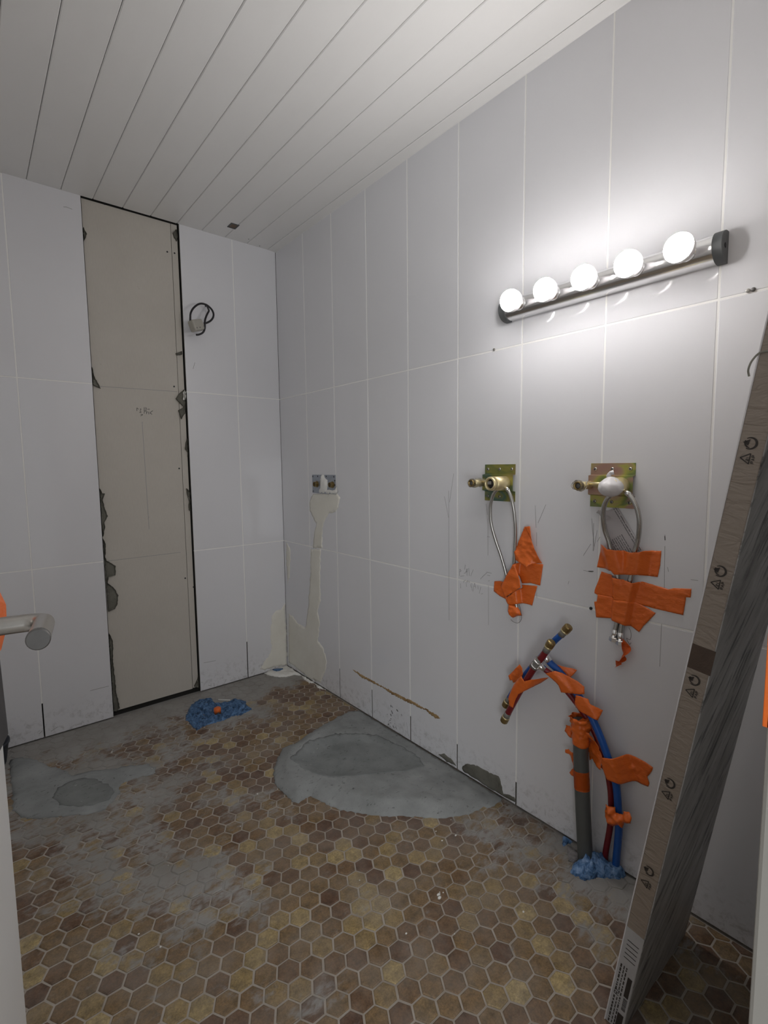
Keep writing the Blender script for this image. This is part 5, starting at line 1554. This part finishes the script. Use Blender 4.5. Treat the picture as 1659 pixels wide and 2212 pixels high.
# local axes: x = towards the right wall (0 at the right edge, -bw at the left), y = thickness away from the viewer, z = along the pack
def pkpart(name, bm, mat, root=None, label=None):
    o = obj(name, bm, mat, root or pk)
    if label:
        o['label'] = label
    return o
pkpart('carton', box(nb(), (-bw, 0.0015, 0), (0, bth, BL), .0015), M['card'])
pkpart('stone_face', box(nb(), (-bw + .001, -.0002, 0.001), (-.001, 0.0035, BL - .001), .0008), M['stone'], label='dark grey stone-look printed face')
pkpart('film_edge', box(nb(), (-bw - .0012, bth - .001, 0.0), (-bw + .004, bth + .0012, BL), .0004), M['wrap'], label='thin white plastic film edge')
for z0, z1 in ((.852, .898),):
    pkpart('parcel_tape', box(nb(), (-bw - .0008, -.0009, z0), (-bw + .0005, bth + .0004, z1), .0003), M['cardtape'], label='brown parcel tape band')
# printed marks on the narrow side: a recycling arrow ring and a triangle, five times
SIDE = lambda a, b, h: Vector((-bw - .0009 - h, a, b))
ys_ = bth / 2 + .002
def ring_mark(z):
    lines = []
    r = .0095
    arc1 = [(ys_ + .0 - r * math.cos(t), z + r * math.sin(t)) for t in [math.radians(a) for a in range(-30, 215, 15)]]
    lines.append(arc1)
    return lines
def fill_ring(bm, z):
    r0, r1 = .0058, .0098
    seg = 22
    for k in range(seg):
        a0 = math.radians(-120 + 250 * k / seg)
        a1 = math.radians(-120 + 250 * (k + 1) / seg)
        w0 = 0.35 + 0.65 * math.sin(PI * (k + .5) / seg)
        ri = r1 - (r1 - r0) * w0 * .8
        pts = [(ys_ - r1 * math.cos(a0), z + r1 * math.sin(a0)), (ys_ - r1 * math.cos(a1), z + r1 * math.sin(a1)), (ys_ - ri * math.cos(a1), z + ri * math.sin(a1)), (ys_ - ri * math.cos(a0), z + ri * math.sin(a0))]
        bm.faces.new([bm.verts.new(SIDE(a, b, .0003)) for a, b in pts])
    # the inner arrow swinging to the left
    for k in range(10):
        a0 = math.radians(150 + 120 * k / 10)
        a1 = math.radians(150 + 120 * (k + 1) / 10)
        w = .0042 * (1 - k / 12)
        rr = .0068
        pts = [(ys_ - (rr + w / 2) * math.cos(a0), z + (rr + w / 2) * math.sin(a0)), (ys_ - (rr + w / 2) * math.cos(a1), z + (rr + w / 2) * math.sin(a1)), (ys_ - (rr - w / 2) * math.cos(a1), z + (rr - w / 2) * math.sin(a1)), (ys_ - (rr - w / 2) * math.cos(a0), z + (rr - w / 2) * math.sin(a0))]
        bm.faces.new([bm.verts.new(SIDE(a, b, .0003)) for a, b in pts])
    tri = [(ys_ + .0105, z + .001), (ys_ + .001, z + .0065), (ys_ + .0025, z - .0035)]
    bm.faces.new([bm.verts.new(SIDE(a, b, .0003)) for a, b in tri])
for k in range(5):
    zc = S['box_sym'][2 * k][0]
    bm = nb()
    fill_ring(bm, zc)
    pkpart('recycling_mark', bm, M['ink'], label='printed ring of arrows')
    zt = S['box_sym'][2 * k + 1][0]
    T = [(ys_ + .0095, zt + .0005), (ys_ - .0035, zt + .0085), (ys_ - .0035, zt - .0080)]
    bm = nb()
    tri = T + [T[0]]
    strokes(bm, [tri], SIDE, .0015, .0003)
    # letters stand with their tops towards the far edge and read up the pack
    def put(glyphs, top, bot, z0, w, gap):
        mid = (top + bot) / 2
        forms = {'P': [[(bot, 0), (top, 0), (top, 1), (mid, 1), (mid, 0)]], 'A': [[(bot, 0), (top, .5), (bot, 1)], [(mid - .0004, .2), (mid - .0004, .8)]],
                 '2': [[(top, 0), (top, 1), (mid, 1), (mid, 0), (bot, 0), (bot, 1)]], '1': [[(top, .5), (bot, .5)]]}
        for q, g in enumerate(glyphs):
            strokes(bm, [[(a, z0 + q * gap + w * t) for a, t in ln] for ln in forms[g]], SIDE, .0008, .0003)
    put('21', ys_ + .0012, ys_ - .0022, zt - .0030, .0024, .0034)
    put('PAP', ys_ - .0060, ys_ - .0100, zt - .0066, .0030, .0048)
    pkpart('recycling_mark', bm, M['ink'], label='printed triangle with letters')
# the white label at the foot with its lines of print
lb = pkpart('label', box(nb(), (-bw - .0008, .0006, .004), (-bw + .0005, bth - .0006, .261), .0002), M['label'], label='white printed label')
bm = nb()
lr = random.Random(9)
def bar(y0, y1, z0, z1):
    bm.faces.new([bm.verts.new(SIDE(a, b, .0003)) for a, b in ((y0, z0), (y1, z0), (y1, z1), (y0, z1))])
for k in range(5):
    z = .232 - k * .011
    bar(.006, bth - .008, z, z + .0018)
bar(.004, .013, .098, .150)
for k in range(16):
    z = .062 + k * .0021
    bar(.004, .012, z, z + lr.choice((.0008, .0013)))
for col, (y0, y1) in enumerate(((.017, .0195), (.0225, .0245), (.028, .031))):
    z = .168
    while z > .012:
        ln = lr.uniform(.003, .010)
        if not (.085 < z < .104 and col > 0):
            bar(y0, y1, z - ln, z)
        z -= ln + lr.uniform(.0015, .004)
# heavy characters R 2 on the label
strokes(bm, [[(a, .188 - z) for a, z in ln] for ln in [[(.022, .101), (.031, .101), (.031, .095), (.0265, .095), (.0265, .101)], [(.0265, .097), (.022, .0945)], [(.030, .0925), (.031, .090), (.029, .0875), (.022, .0925), (.022, .0870)]]], SIDE, .0016, .0003)
bar(.004, .016, .012, .050)
obj('print', bm, M['ink'], lb)
# twine slipped round the pack
tz = S['box_string'][0][0]
bm = nb()
tube(bm, spline([(-bw - .002, -.004, tz - .004), (-bw - .003, .010, tz + .001), (-bw - .003, bth - .004, tz + .002), (-bw - .003, bth + .006, tz - .010), (-bw - .0015, bth + .009, tz - .024), (-bw + .002, bth + .007, tz - .034)], 6), .0016, 8)
pkpart('twine', bm, M['twine'])

# ------------------------------------------------------------------ dark rounded object standing on the floor behind the door leaf
tb = thing('rounded_object', 'dark bluish grey rounded object just showing behind the white door leaf', 'rounded_object', (-1.445, -.075, 0))
part('body', lathe(nb(), (-1.445, -.105, 0), (0, 0, 1), [(0, .078), (.004, .082), (.085, .094), (.087, .098), (.095, .098), (.096, .094), (.012, .078)], 32), M['rounded_object'], tb, True)

# crumbs of mortar and plaster on the tiles
crng = random.Random(21)
spots = [(-0.470, -1.720), (-0.475, -1.728), (-0.462, -1.716), (-0.455, -1.723), (-0.335, -1.905)]
for k in range(26):
    spots.append((crng.uniform(-1.15, -.08), crng.uniform(-1.95, -.2)))
bm = nb()
for k, (a, b) in enumerate(spots):
    r = .0045 if k < 2 else crng.uniform(.0012, .0030)
    m = Matrix.Translation((a, b, .0015)) @ Matrix.Diagonal((r * crng.uniform(.8, 1.6), r, r * .8, 1))
    bmesh.ops.create_icosphere(bm, subdivisions=1, radius=1.0, matrix=m)
tag(obj('crumbs', bm, M['caulk'], floor), kind='stuff')

# repeats of one kind belong together
for o in list(COL.objects):
    if o.parent is None and 'label' in o:
        kind = o.name.split('.')[0]
        g = {'tape_strip': 'orange and grey tape strips', 'braided_hose': 'braided hoses under the mixers', 'mixer_body': 'brass mixer bodies on the right wall',
             'water_pipe': 'red and blue water pipes', 'wall_plug': 'plugs and holes in the right wall', 'wire_loop': 'thin wires under the mixers', 'wool_wad': 'blue wool wads'}.get(kind)
        if g:
            o['group'] = g
